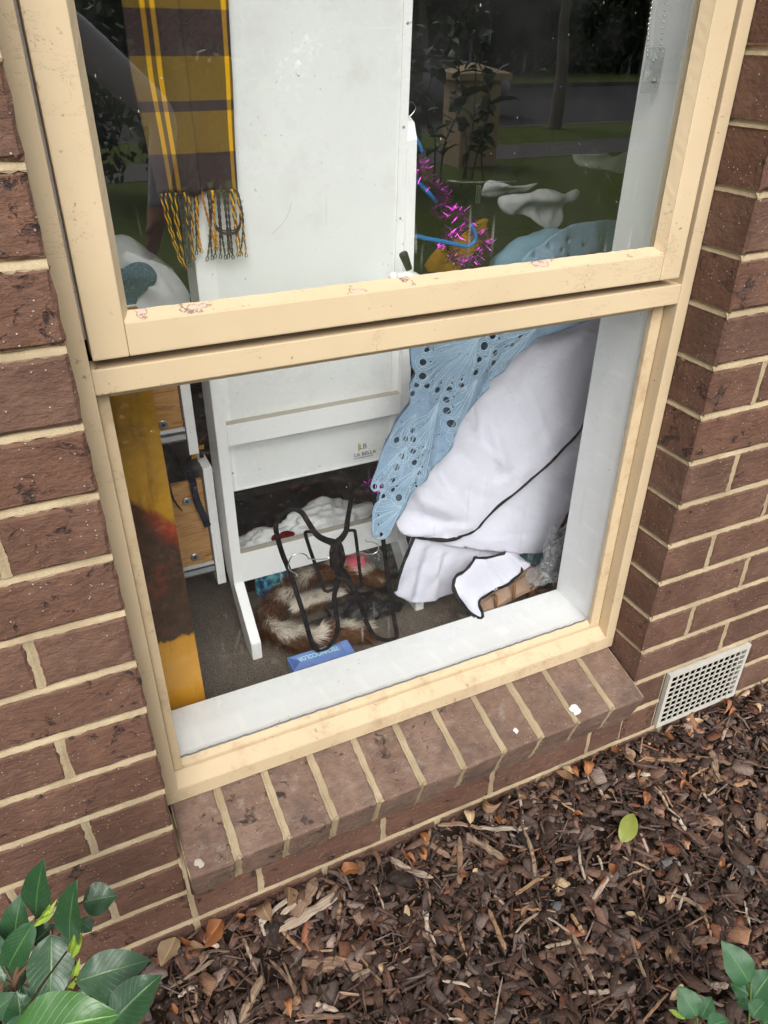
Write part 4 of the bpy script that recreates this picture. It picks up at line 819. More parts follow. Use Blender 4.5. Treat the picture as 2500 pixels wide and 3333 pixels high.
# the panel: leans a little forward at the top
pan = empty('panel', (.45, .526, .517)); pan.parent = stand; pan.matrix_parent_inverse = stand.matrix_basis.inverted()
TILT = rad(2.4)
def pz(y, z):
    """panel point: y offset from face, z height"""
    return (.526 - (z - .517) * math.tan(TILT) + y, z)
def panel_piece(name, x0, x1, z0, z1, y0, y1, mat, bev=.0012):
    (ya, _), (yb, _) = pz(0, z0), pz(0, z1)
    return prism_x(name, [(ya + y0, z0), (ya + y1, z0), (yb + y1, z1), (yb + y0, z1)], x0, x1, mat, pan, bev)
panel_piece('panel_board', .2665, .632, .517, 1.75, 0, .03, MAT['board'])
panel_piece('edge_strip', .6180, .6337, .5165, 1.7505, -.003, -.0002, MAT['white'], 0); panel_piece('edge_strip', .2648, .2790, .5165, 1.7505, -.003, -.0002, MAT['white'], 0)
panel_piece('bottom_strip', .279, .618, .516, .519, -.0025, -.0002, MAT['ceramic'], 0)
for x in (.6255, .272):
    for z in (.56, .80, 1.02, 1.17, 1.32, 1.48):
        y, _ = pz(-.0035, z); bm = bmesh.new(); add_lathe(bm, [(.0024, .001), (.0024, 0), (.0008, -.0008)], 10, 'y', (x, y, z)); obj('screw', bm_mesh('screw', bm), MAT['zinc'], pan)
y, _ = pz(-.0009, .53)
text_mesh('lettering', 'LA BELLA', .0112, plain('faded_print', (.13, .13, .13), .6, .2), pan, (.5365, y - .0006, .5365), (rad(90), 0, 0), sx=1.12)
text_mesh('lettering', 'LB', .017, plain('logo_grey', (.2, .2, .19), .6, .2), pan, (.5485, y - .0016, .5525), (rad(90), 0, 0))
bm = bmesh.new(); add_box(bm, .5462, .5486, y - .0022, y - .0008, .5495, .5668); obj('logo_bar', bm_mesh('logo_bar', bm), plain('logo_gold', (.55, .42, .12), .6, .2), pan)
bm = bmesh.new()
for q in range(13): add_box(bm, .5365 + q * .0036, .5365 + q * .0036 + .002, y - .0008, y - .0001, .531, .5322)
obj('small_print', bm_mesh('small_print', bm), MAT['printblack'], pan)
# scratch on the panel
bm = bmesh.new(); sc = [(.381, 1.012), (.398, 1.025), (.408, 1.036), (.413, 1.046), (.419, 1.061)]
for (xa, za), (xb, zb) in zip(sc, sc[1:]):
    add_tube(bm, [(xa, pz(0, za)[0], za), (xb, pz(0, zb)[0], zb)], .0006, 5)
obj('scuff', bm_mesh('scuff', bm), plain('scuff_grey', (.58, .59, .58), .9, .1), pan)
# pivot bracket with its black knob
bm = bmesh.new(); vs = add_lathe(bm, [(.042, 0), (.041, .010), (.034, .022), (.020, .030), (.003, .033)], 24, 'z', (.618, .462, .902)); bmesh.ops.scale(bm, vec=(1, .55, 1), space=Matrix.Translation((-.618, -.462, -.902)), verts=bm.verts)
add_box(bm, .600, .636, .465, .502, .885, .9035)
pv = obj('pivot_bracket', bm_mesh('pivot_bracket', bm, True), MAT['ceramic'], stand)
bm = bmesh.new(); add_lathe(bm, [(.0055, 0), (.0065, .008), (.0055, .012)], 12, 'z', (0, 0, 0)); o = obj('knob_base', bm_mesh('knob_base', bm, True), MAT['ceramic'], pv, (.628, .46, .930), (0, rad(-22), 0))
bm = bmesh.new(); add_lathe(bm, [(.0065, 0), (.0072, .012), (.0085, .03), (.0075, .033), (.002, .034)], 14, 'z', (0, 0, 0)); obj('knob', bm_mesh('knob', bm, True), MAT['rubber'], pv, (.6245, .46, .939), (0, rad(-24), 0))
bm = bmesh.new(); bmesh.ops.create_icosphere(bm, subdivisions=2, radius=.010, matrix=Matrix.Translation((.592, .458, .928))); obj('cap', bm_mesh('cap', bm, True), MAT['ceramic'], pv)

# ------------------------------------------------------------------ tartan scarf over the panel
scarf = empty('tartan_scarf', (.255, .468, .98), label='yellow and brown tartan wool scarf with knotted fringe hanging over the white panel', cat='scarf')
def scarf_piece(xl, xr, u0, u1, z0, z1, yb, amp, phase):
    nx, nz = 22, 90; V = []; UV = []
    for j in range(nz + 1):
        v = j / nz; z = z0 + (z1 - z0) * v; h = z - 1.0915
        for i in range(nx + 1):
            t = i / nx; xl_, xr_ = xl(z), xr(z); x = xl_ + (xr_ - xl_) * t
            yl = .526 - (z - .517) * math.tan(TILT) - .018
            y = yl + yb + amp * math.sin(t * math.pi * 1.6 + phase + h * 3) + .0015 * math.sin(h * 40 + t * 5)
            zz = z + (.004 * math.sin(t * 6) * (1 - v) if j == 0 else 0)
            V.append((x, y, zz)); UV.append((u0 + (u1 - u0) * t, h))
    F = [(j * (nx + 1) + i, j * (nx + 1) + i + 1, (j + 1) * (nx + 1) + i + 1, (j + 1) * (nx + 1) + i) for j in range(nz) for i in range(nx)]
    me = mesh('scarf_fold', V, F, True); uvl = me.uv_layers.new(name='UVMap')
    for l in me.loops: uvl.data[l.index].uv = UV[l.vertex_index]
    o = obj('scarf_fold', me, MAT['tartan'], scarf); md = o.modifiers.new('t', 'SOLIDIFY'); md.thickness = .0022
ZT = 1.752
scarf_piece(lambda z: .181 + max(0, 1.25 - z) * .085, lambda z: .262 - (z - 1.09) * .012, 0, .54, 1.0905, ZT, -.004, .004, .4)
scarf_piece(lambda z: .258 - (z - 1.09) * .02 + (.006 if z < 1.1 else 0), lambda z: .3225 + (z - 1.09) * .034, .56, 1.0, 1.0895, ZT, -.001, .003, 2.0)
# back run over the top of the panel
ytop = .526 - (1.752 - .517) * math.tan(TILT)
bx = bmesh.new(); add_box(bx, .182, .343, ytop - .021, ytop + .036, ZT - .001, ZT + .0025); add_box(bx, .184, .340, ytop + .034, ytop + .0365, 1.35, ZT)
me = bm_mesh('scarf_back', bx); obj('scarf_back', me, plain('scarf_back_wool', (.09, .055, .035), .95, .05), scarf)
ybot = .526 - (1.09 - .517) * math.tan(TILT) - .02
rs = random.Random(5)
wool_b = plain('wool_brown', (.055, .036, .036), .95, .05, bump=(300, .6)); wool_y = plain('wool_yellow', (.75, .38, .012), .95, .05, bump=(300, .6)); wool_o = plain('wool_ochre', (.5, .21, .015), .95, .05, bump=(300, .6))
def tassel(x0, x1, x2, L, mats):
    """two strands twisted round each other"""
    n = 26
    for s_, m in enumerate(mats):
        pts = []
        for q in range(n + 1):
            t = q / n; xc = (1 - t) ** 2 * x0 + 2 * t * (1 - t) * x1 + t * t * x2; a_ = q * 1.25 + s_ * math.pi
            sp = .0011 if t < .93 else .0011 + (t - .93) * .03
            pts.append((xc + math.cos(a_) * sp, ybot - .003 + math.sin(a_) * .0011 + s_ * .0004, 1.0925 - L * t))
        tube_obj('tassel', pts, .00125, m, scarf, 5, r_end=.0008)
T_ = [(.199, .203, .217, .112, (wool_y, wool_b)), (.206, .205, .220, .108, (wool_y, wool_b)), (.213, .216, .2225, .105, (wool_b, wool_y)), (.221, .219, .2215, .118, (wool_y, wool_b)), (.226, .226, .229, .114, (wool_b, wool_b)), (.231, .238, .230, .108, (wool_b, wool_b)), (.236, .232, .2385, .104, (wool_b, wool_y)), (.241, .247, .236, .100, (wool_y, wool_b)),
      (.246, .238, .2295, .103, (wool_b, wool_b)), (.2505, .249, .243, .096, (wool_b, wool_b)), (.254, .247, .2525, .094, (wool_y, wool_o)), (.2575, .250, .2475, .092, (wool_b, wool_y)), (.262, .268, .277, .092, (wool_o, wool_o)), (.272, .276, .2585, .108, (wool_b, wool_b)), (.275, .283, .2725, .105, (wool_b, wool_b)), (.281, .279, .2745, .090, (wool_o, wool_y)),
      (.284, .266, .2685, .107, (wool_b, wool_b)), (.287, .287, .282, .106, (wool_b, wool_b)), (.291, .285, .291, .108, (wool_b, wool_b)), (.297, .300, .295, .107, (wool_b, wool_b)), (.300, .297, .300, .104, (wool_b, wool_b)), (.304, .302, .303, .109, (wool_b, wool_b)), (.309, .311, .312, .106, (wool_y, wool_b)), (.313, .313, .318, .105, (wool_b, wool_y)), (.317, .326, .326, .108, (wool_y, wool_b)), (.319, .334, .314, .104, (wool_b, wool_b)), (.2795, .277, .2785, .089, (wool_y, wool_y))]
for t in T_: tassel(*t)
for z in (1.030, 1.0275, 1.033):
    tube_obj('knotted_strand', smooth_path([(.279, ybot - .006, z + .008), (.286, ybot - .007, z), (.300, ybot - .007, z - .003), (.312, ybot - .007, z - .001), (.319, ybot - .006, z + .008), (.3205, ybot - .004, z + .02)], 5), .0012, wool_b, scarf, 5)

# ------------------------------------------------------------------ pillow and denim behind, upper left
bm = bmesh.new(); lump(bm, (.13, .74, .86), (.125, .13, .115), 11, .22, 4)
bmp = bm; _pl = obj('pillow', bm_mesh('pillow', bm, True), MAT['pillow'])
sheet('pillow_front', D_pillow[:6] + [(.12, .6, .9)], MAT['pillow'], _pl, .008, ridges=[((.15, .965), (.20, .90), .008, -.012), ((.19, .955), (.215, .895), .006, .008), ((.17, .93), (.19, .885), .005, -.008), ((.21, .94), (.235, .89), .007, -.010), ((.15, .93), (.16, .89), .006, .008), ((.14, .975), (.2, .955), .006, -.006)], wob=.006, wobs=22, thick=.003)
tag(_pl, 'crumpled white pillow piled on the chest of drawers', 'pillow')
o, _, _ = sheet('denim_cap', [(.115, .585, .95), (.138, .582, .962), (.158, .58, .970), (.179, .58, .965), (.191, .582, .946), (.184, .59, .926), (.156, .595, .906), (.14, .60, .87), (.11, .60, .87)], MAT['paisley'], None, .007, ridges=[((.14, .95), (.18, .94), .012, -.008), ((.14, .92), (.185, .93), .008, -.006)])
tag(o, 'faded blue denim cloth lying against the white pillow', 'cloth')

# ------------------------------------------------------------------ hangers
def hanger(name, rim, inner, hook, label, yoff):
    h = empty(name, (sum(p[0] for p in rim) / len(rim), yoff, .18), label=label, cat='coat hanger', group='black velvet hangers standing on end')
    Pr = smooth_path(rim, 4, True); Nr = len(Pr); tube_obj('hanger_frame', Pr, [.0050 + .0050 * math.exp(-(min(i, Nr - i) / 11.0) ** 2) for i in range(Nr)], MAT['velvet'], h, 8, .5, closed=True)
    tube_obj('inner_bar', smooth_path(inner, 3), .0036, MAT['velvet'], h, 8, .7)
    bm = bmesh.new(); a_ = (Vector(rim[0]) + Vector(rim[-1])) / 2; lump(bm, (a_.x, a_.y, a_.z), (.013, .0048, .026), 2, .05, 2); obj('neck', bm_mesh('neck', bm, True), MAT['velvet'], h)
    tube_obj('hook', smooth_path(hook, 5), .0013, MAT['chrome'], h, 6)
    return h
hanger('coat_hanger', D_hangA, D_hangAin, D_hookA, 'black velvet hanger on end with its hook turned towards the white garment', .340)
hanger('coat_hanger', D_hangB, D_hangBin, D_hookB, 'black velvet hanger on end with its hook turned towards the white stand leg', .334)

# ------------------------------------------------------------------ blue carton
bx = empty('hair_dye_box', (.372, .332, FZ), (0, 0, rad(-2.5)), label='small blue carton lettered TECHNOCOLOR lying on the carpet behind the inner sill', cat='box')
bm = bmesh.new(); add_box(bm, .304, .441, .309, .352, FZ + .0005, .1955, .0012); obj('carton', bm_mesh('carton', bm), MAT['bluebox'], bx)
text_mesh('lettering', 'TECHNOCOLOR', .0185, MAT['bluelight'], bx, (.4135, .3415, .1962), (0, 0, rad(180)), sx=.64, extrude=.0001, bold=.0006)
bm = bmesh.new()
for tri in (((.3055, .3505), (.327, .331), (.3055, .3105)),):
    bm.faces.new([bm.verts.new((x, y, .1960)) for x, y in tri])
obj('flap_print', bm_mesh('flap_print', bm), plain('blue_print', (.10, .17, .5), .5, .3), bx)
bm = bmesh.new(); add_box(bm, .4205, .4213, .3095, .3515, .1954, .1959); obj('fold_line', bm_mesh('fold_line', bm), plain('blue_fold', (.08, .14, .42), .5, .3), bx)

# ------------------------------------------------------------------ fur collar with black satin lining
fur = empty('fur_collar', (.44, .45, FZ), label='brown and cream fur collar with black satin lining curled on the carpet', cat='fur collar')
path = smooth_path(D_fur, 6); path2 = smooth_path(D_fur2, 5)
def fur_run(path, R, count, seedv):
    rg = random.Random(seedv); N = len(path)
    core = bmesh.new(); rad_ = [R * .5 * (min(1, .45 + 3.5 * min(i, N - 1 - i) / N)) for i in range(N)]
    cp = [Vector((p.x, p.y, max(p.z - R * .35, FZ + r * .95))) for p, r in zip(path, rad_)]
    add_tube(core, cp, rad_, 10, 1.0, Vector((0, 0, 1)))
    me = bm_mesh('pelt', core, True); obj('pelt', me, plain('pelt', (.08, .04, .022), .95, .05), fur)
    V, F, CL = [], [], []
    for q in range(count):
        f = rg.random() * (N - 1.001); i = int(f); c_ = cp[i].lerp(cp[i + 1], f - i); t = (cp[i + 1] - cp[i]).normalized(); r = rad_[i]
        s_ = t.cross(Vector((0, 0, 1))).normalized(); a_ = rg.uniform(-.5, math.pi + .5); nrm = s_ * math.cos(a_) + Vector((0, 0, 1)) * math.sin(a_)
        root = c_ + nrm * r * .9; L = rg.uniform(.018, .036) * (R / .045)
        clump = noise.noise(root * 70) ; dirn = (nrm * .62 + t * (.75 + .3 * clump) + s_ * clump * .6 + Vector((rg.uniform(-.25, .25), rg.uniform(-.25, .25), rg.uniform(-.2, .2)))).normalized()
        mid = root + dirn * L * .55 + nrm * L * .08; tip = mid + (dirn + Vector((0, 0, -.45)) - nrm * .2).normalized() * L * .5
        if tip.z < FZ + .001: tip.z = FZ + .001
        side = dirn.cross(nrm); side = (side.normalized() if side.length > 1e-5 else s_) * rg.uniform(.00035, .0006)
        b = len(V); V += [root - side, root + side, mid + side * .8, mid - side * .8, tip]; F += [(b, b + 1, b + 2, b + 3), (b + 3, b + 2, b + 4)]
        band = math.cos(a_ - 1.75) + .9 * noise.noise(root * 26); g = rg.uniform(.8, 1.2)
        pale = max(0, min(1, (band - .78) * 4.0)); pale *= .6 + .4 * rg.random()
        br = (.16 * g, .068 * g, .025 * g) if rg.random() > .25 else (.055 * g, .027 * g, .015 * g); cr = (.9 * g, .82 * g, .7 * g)
        col = tuple(br[k_] * (1 - pale) + cr[k_] * pale for k_ in range(3)); tipc = tuple(x * .55 for x in col) if rg.random() < .35 else col
        CL += [col, col, col, col, tipc]
    me = mesh('fur_hair', V, F); at = me.color_attributes.new('tint', 'FLOAT_COLOR', 'POINT'); at.data.foreach_set('color', [x for c_ in CL for x in (*[min(1, v) for v in c_], 1)])
    o = obj('fur_hair', me, MAT['hair'], fur); o['kind'] = 'stuff'
fur_run(path, .045, 15000, 1); fur_run(path2, .034, 4500, 2)
o, _, _ = sheet('satin_lining', [(x, y, z) for x, y, z in D_satin], MAT['black'], None, .007)
bpy.data.objects.remove(o)
bm = bmesh.new(); lump(bm, (.515, .435, .196), (.080, .048, .028), 21, .4, 4); lump(bm, (.42, .425, .186), (.07, .022, .016), 25, .35, 3)
k = NB('black_satin', .38, .5); _v = k.coord(); k.col((.008, .008, .009, 1)); k.bump(k.noise(_v, 45, 4, .6, 1.5), .9, .006)
obj('satin_lining', bm_mesh('satin_lining', bm, True), k.m, fur)

# ------------------------------------------------------------------ white tulle garment with black piping
gar = empty('white_garment', (.72, .36, FZ), label='large white tulle garment edged with black piping slumped against the window', cat='garment')
def ribbon(pts, depth, wd, off, name='piping', parent=gar, mat='black', n=4):
    P = smooth_path(pts, n); bm = bmesh.new(); prev = None
    for i, p in enumerate(P):
        t = (P[min(i + 1, len(P) - 1)] - P[max(i - 1, 0)]); t = Vector((t.x, 0, t.z)).normalized(); s_ = Vector((-t.z, 0, t.x)); w_ = wd * (1 + .12 * math.sin(i * 1.3))
        cur = []
        for q, dy in ((-1, .0012), (-.5, 0), (.5, 0), (1, .0012)):
            x, z = p.x + s_.x * w_ * q, p.z + s_.z * w_ * q; cur.append(bm.verts.new((x, (depth(x, z) if depth else p.y) - off + dy, z)))
        if prev:
            for q in range(3): bm.faces.new((prev[q], cur[q], cur[q + 1], prev[q + 1]))
        prev = cur
    o = obj(name, bm_mesh(name, bm, True), MAT[mat], parent); md = o.modifiers.new('t', 'SOLIDIFY'); md.thickness = .0012; md.offset = -1; return o
def xz(p): return (p[0], p[2])
oA, dA, _ = sheet('upper_layer', D_panelA, MAT['tulle'], gar, .008, ridges=[((.60, .60), (.74, .42), .026, -.012), ((.55, .49), (.68, .42), .018, .014), ((.55, .445), (.66, .405), .010, -.010), ((.74, .72), (.80, .52), .024, .012), ((.64, .58), (.70, .48), .012, .010), ((.57, .42), (.72, .385), .007, .008), ((.59, .56), (.63, .46), .010, -.010), ((.65, .68), (.69, .58), .010, .010), ((.70, .74), (.74, .64), .010, -.010), ((.76, .68), (.82, .50), .012, -.013), ((.62, .50), (.70, .44), .006, -.006), ((.68, .62), (.76, .52), .007, .007), ((.72, .50), (.78, .46), .006, .006), ((.58, .53), (.66, .42), .006, .007), ((.66, .60), (.72, .44), .005, -.006), ((.74, .60), (.86, .50), .006, -.007), ((.62, .43), (.76, .40), .005, -.006), ((.80, .74), (.90, .58), .007, .008), ((.70, .66), (.80, .56), .005, .005), ((.86, .70), (.93, .56), .006, -.006)], wob=.004, wobs=18, thick=.0012)
oB, dB, _ = sheet('middle_layer', D_panelB, MAT['tulle'], gar, .009, ridges=[((.72, .38), (.85, .34), .02, -.006), ((.80, .45), (.90, .38), .025, .006), ((.76, .37), (.92, .33), .006, .006), ((.84, .44), (.97, .34), .006, -.006), ((.90, .46), (.99, .40), .005, .005)], wob=.003, wobs=16)
sheet('inner_layer', D_panelE, MAT['tulle'], gar, .008, ridges=[((.70, .33), (.72, .27), .008, -.006), ((.76, .33), (.75, .28), .008, .006)], wob=.003, wobs=30)
oC, dC, _ = sheet('lower_flap', D_panelC, MAT['tulle'], gar, .006, ridges=[((.64, .36), (.62, .24), .012, .010), ((.67, .34), (.66, .22), .010, -.010), ((.69, .33), (.64, .23), .008, .008), ((.61, .33), (.60, .24), .01, -.006)], wob=.004, wobs=22)
oD, dD, _ = sheet('front_flap', D_panelD, MAT['tulle'], gar, .006, ridges=[((.70, .29), (.80, .30), .01, -.006), ((.69, .30), (.70, .27), .008, .005), ((.76, .31), (.83, .295), .008, .006)], wob=.003, wobs=22)
ribbon(D_panelA[4:17], dA, .0042, .0018); ribbon(D_hemC, None, .0040, .0035)
ribbon(D_panelD[0:4], dD, .0034, .0035); ribbon(D_panelD[3:14], dD, .0042, .003); ribbon(D_panelD[13:21], dD, .0042, .004)
bm = bmesh.new(); lump(bm, (.84, .50, .50), (.14, .07, .26), 31, .12, 4); lump(bm, (.77, .46, .29), (.11, .045, .10), 33, .15, 3)
obj('gathered_folds', bm_mesh('gathered_folds', bm, True), MAT['tulle'], gar)

MAT['lace_under'] = plain('blue_lining', (.12, .19, .28), .9, .1)
# ------------------------------------------------------------------ blue lace dress
dress = empty('lace_dress', (.75, .42, .36), label='pale blue eyelet lace dress draped over the white garment', cat='dress')
D_eyes2 = [(x, z, r * .86) for x, z, r in D_eyes]
_rl = random.Random(17); _fill = []
for _q in range(900):                                       # small punched holes filling the plain ground between the fans
    _x, _z = _rl.uniform(.53, 1.0), _rl.uniform(.36, .82); _r = _rl.choice((.0016, .0020, .0026))
    if all(math.hypot(_x - a, _z - b) > r * 2.1 + _r * 2.2 for a, b, r in D_eyes2 + _fill): _fill.append((_x, _z, _r))
oL, dL, used = sheet('lace_skirt', D_lace, MAT['lace'], dress, .0065, holes=D_eyes2 + _fill[:170], ridges=[((.62, .80), (.585, .50), .012, -.010), ((.66, .78), (.60, .46), .012, .009), ((.60, .62), (.555, .48), .010, .010), ((.70, .78), (.64, .58), .012, -.008), ((.78, .80), (.68, .62), .012, .008), ((.56, .52), (.55, .40), .008, -.006)], wob=.003, wobs=25, thick=.0014, smooth_n=2)
bm = bmesh.new()
for hx, hz, hr in used:                                    # corded rims, doubled round the large eyelets
    for m_, k_ in ((1.12, .12), (1.6, .08)) if hr > .005 else ((1.2, .14),):
        n = 16; R = hr * m_
        pts = []
        for q in range(n):
            a_ = 2 * math.pi * q / n; x, z = hx + R * math.cos(a_), hz + R * math.sin(a_); pts.append((x, dL(x, z) - .0014, z))
        add_tube(bm, pts, max(.0006, min(.0011, hr * k_)), 5, closed=True)
# each fan: petals looped from its foot round their eyelet, fine ribs between them
POLY_L = [(x, z) for x, y, z in D_lace]
def lace_cord_pts(pl, off=.0013):
    P_ = [(x, dL(x, z) - off, z) for x, z in pl if pip(x, z, POLY_L)]
    return P_ if len(P_) > 2 and max((Vector(a) - Vector(b)).length for a, b in zip(P_, P_[1:])) < .03 else P_[:2] if len(P_) > 2 and False else (P_ if len(P_) > 2 else [(pl[0][0], dL(*pl[0]) - off, pl[0][1]), (pl[1][0], dL(*pl[1]) - off, pl[1][1])])
for (fx, fz), petals in D_lace_fans:
    for hx, hz, hr in petals:
        dd = math.hypot(hx - fx, hz - fz); ux, uz = (hx - fx) / dd, (hz - fz) / dd; nx_, nz_ = -uz, ux; R = hr * 1.95; pl = []
        for q in range(10): t = q / 10; o_ = R * math.sin(t * math.pi / 2) ** 1.3; pl.append((fx + ux * dd * t + nx_ * o_, fz + uz * dd * t + nz_ * o_))
        for q in range(9): a_ = math.pi / 2 - math.pi * q / 8; pl.append((hx + ux * R * math.cos(a_) + nx_ * R * math.sin(a_), hz + uz * R * math.cos(a_) + nz_ * R * math.sin(a_)))
        for q in range(9, -1, -1): t = q / 10; o_ = -R * math.sin(t * math.pi / 2) ** 1.3; pl.append((fx + ux * dd * t + nx_ * o_, fz + uz * dd * t + nz_ * o_))
        add_tube(bm, lace_cord_pts(pl, .0013), .0007, 5)
        for sd_ in (-.5, 0, .5):
            add_tube(bm, lace_cord_pts([(fx + ux * dd * t * .8 + nx_ * R * sd_ * math.sin(t * math.pi / 2), fz + uz * dd * t * .8 + nz_ * R * sd_ * math.sin(t * math.pi / 2)) for t in [q / 8 for q in range(9)]], .0009), .0003, 4)
obj('lace_cord', bm_mesh('lace_cord', bm, True), MAT['lace_cord'], dress)
o_, _, _ = sheet('lace_underlayer', [(.70 + (x - .70) * .93, y + .02, .66 + (z - .66) * .95) for x, y, z in D_lace], MAT['lace_under'], dress, .016, smooth_n=1)
sheet('bodice_front', D_bluedress, MAT['lace'], dress, .010, ridges=[((.95, .945), (.99, .89), .012, -.012), ((1.02, .97), (1.04, .89), .014, .012), ((1.07, .975), (1.09, .90), .010, -.012), ((1.11, .97), (1.12, .89), .010, .010), ((.92, .93), (1.0, .95), .008, .006)], wob=.006, wobs=16, holes=[(.93 + .03 * q + .004 * (q % 3), .925 + .012 * (q % 2) + .004 * q - .0004 * q * q, .004) for q in range(7)] + [(.95 + .025 * q, .905 + .008 * (q % 2), .003) for q in range(7)])
bm = bmesh.new(); lump(bm, (1.06, .60, .84), (.17, .08, .115), 41, .2, 4); obj('bodice', bm_mesh('bodice', bm, True), plain('blue_fabric', (.20, .32, .43), .9, .1, bump=(120, .5)), dress)

# ------------------------------------------------------------------ sandals, clear bag, odds and ends on the floor
def sandal(shift, rotz, label):
    s_ = empty('sandal', (.83 + shift[0], .32 + shift[1], FZ), label=label, cat='sandal')
    pl = [(.752, .318, .197), (.768, .345, .2), (.806, .347, .21), (.839, .345, .225), (.87, .345, .24), (.905, .341, .258), (.914, .317, .262), (.9, .296, .25), (.88, .296, .238), (.852, .304, .224), (.825, .312, .207), (.788, .308, .197)]
    P = smooth_path(pl, 4, True); c_ = sum(P, Vector()) / len(P); T = Matrix.Translation(c_ + Vector(shift)) @ Matrix.Rotation(rotz, 4, 'Z') @ Matrix.Translation(-c_)
    bm = bmesh.new(); n = len(P); top = [bm.verts.new(T @ p) for p in P]; bot = [bm.verts.new(T @ Vector((p.x, p.y, p.z - .012))) for p in P]; inn = [bm.verts.new(T @ (c_ + (p - c_) * .9 + Vector((0, 0, -.0015)))) for p in P]
    bm.faces.new(inn); bm.faces.new(bot[::-1])
    for q in range(n): bm.faces.new((top[q], top[(q + 1) % n], bot[(q + 1) % n], bot[q])); bm.faces.new((top[q], inn[q], inn[(q + 1) % n], top[(q + 1) % n]))
    obj('footbed', bm_mesh('footbed', bm), MAT['tan'], s_)
    bm = bmesh.new(); add_tube(bm, [T @ Vector((.895, .318, .245)), T @ Vector((.897, .318, FZ))], .012, 10, r_end=.007); obj('heel', bm_mesh('heel', bm, True), MAT['strap'], s_)
    bm = bmesh.new(); add_tube(bm, [T @ Vector(p) for p in ((.76, .328, .185), (.755, .328, FZ + .003))], .014, 10); obj('toe_sole', bm_mesh('toe_sole', bm, True), MAT['strap'], s_)
    for a in ([(.79, .305, .192), (.795, .318, .222), (.80, .345, .2)], [(.873, .293, .232), (.885, .29, .262), (.905, .315, .285), (.91, .338, .262)], [(.835, .303, .208), (.842, .318, .246), (.845, .345, .222)]):
        tube_obj('strap', [T @ p for p in smooth_path(a, 6)], .0035, MAT['strap'], s_, 6, .35, Vector((0, 0, 1)))
    return s_, T
s1, T1 = sandal((0, 0, 0), 0, 'nude leather sandal stamped EMERSON lying against the inner sill')
text_mesh('lettering', 'EMERSON', .0125, plain('embossed_tan', (.26, .14, .08), .6, .2), s1, (.893, .3315, .2535), (rad(0), rad(27), rad(172)), sx=1.1)
sandal((.03, .055, -.004), rad(16), 'nude sandal half hidden under the clear plastic bag')
bag = empty('plastic_bag', (.93, .29, FZ), label='crumpled clear plastic bag holding dark teal cloth beside the window lining', cat='plastic bag')
bm = bmesh.new(); lump(bm, (.93, .286, .31), (.042, .028, .085), 51, .5, 4); lump(bm, (.895, .275, .285), (.05, .024, .026), 53, .5, 4); obj('film', bm_mesh('film', bm), MAT['clear'], bag)
bm = bmesh.new(); lump(bm, (.942, .302, .285), (.026, .016, .062), 55, .25, 3); obj('folded_cloth', bm_mesh('folded_cloth', bm, True), MAT['teal'], bag)
o, _, _ = sheet('teal_cloth', D_teal, MAT['teal'], None, .008, ridges=[((.90, .31), (.95, .26), .01, -.008)]); tag(o, 'dark teal cloth spilling under the white garment next to the sandals', 'cloth')
bm = bmesh.new(); lump(bm, (.36, .60, .205), (.042, .03, .032), 61, .2, 3); yb = obj('knitting', bm_mesh('knitting', bm, True), MAT['yarn']); tag(yb, 'blue and teal knitted bundle on the carpet behind the stand', 'knitting')
bm = bmesh.new()
for q in range(60):
    a_ = q * .7; z = .185 + .0007 * q; add_tube(bm, smooth_path([(.36 + math.cos(a_) * .042, .60 + math.sin(a_) * .031 - .004, z), (.36 + math.cos(a_ + .35) * .046, .595 + math.sin(a_ + .35) * .033, z + .006), (.36 + math.cos(a_ + .7) * .042, .60 + math.sin(a_ + .7) * .031 - .004, z + .002)], 3), .0032, 5)
obj('stitches', bm_mesh('stitches', bm, True), MAT['yarn'], yb)
bm = bmesh.new(); lump(bm, (.555, .56, .215), (.035, .03, .04), 63, .15, 3); tag(obj('plush_toy', bm_mesh('plush_toy', bm, True), MAT['pink']), 'pink plush bundle behind the black hangers', 'plush toy')
bm = bmesh.new(); lump(bm, (.60, .545, .22), (.045, .035, .05), 65, .35, 4); tag(obj('plastic_bag', bm_mesh('plastic_bag', bm), MAT['clear']), 'clear plastic bag beside the pink plush bundle', 'plastic bag')
bm = bmesh.new(); lump(bm, (.53, .68, .272), (.115, .055, .055), 67, .5, 5); lump(bm, (.38, .67, .262), (.095, .05, .045), 69, .5, 5)
k = NB('crinkled_white_plastic', .3, .45); k.col((.85, .86, .86, 1)); k.bump(k.noise(k.coord(), 35, 4, .6, 1.5), .7, .008); tag(obj('white_plastic_bag', bm_mesh('white_plastic_bag', bm, True), k.m), 'crinkled white plastic bag behind the lower rail of the stand', 'plastic bag')
bm = bmesh.new(); lump(bm, (.40, .630, .30), (.026, .02, .014), 71, .5, 3); tag(obj('red_cloth', bm_mesh('red_cloth', bm, True), MAT['redc']), 'scrap of red cloth on the white plastic bag behind the stand', 'cloth')

tag(box_obj('storage_box', .27, .64, .63, .95, FZ, .235, MAT['darkcloth'], None, .004), 'low dark box under the white plastic bag behind the stand', 'box')
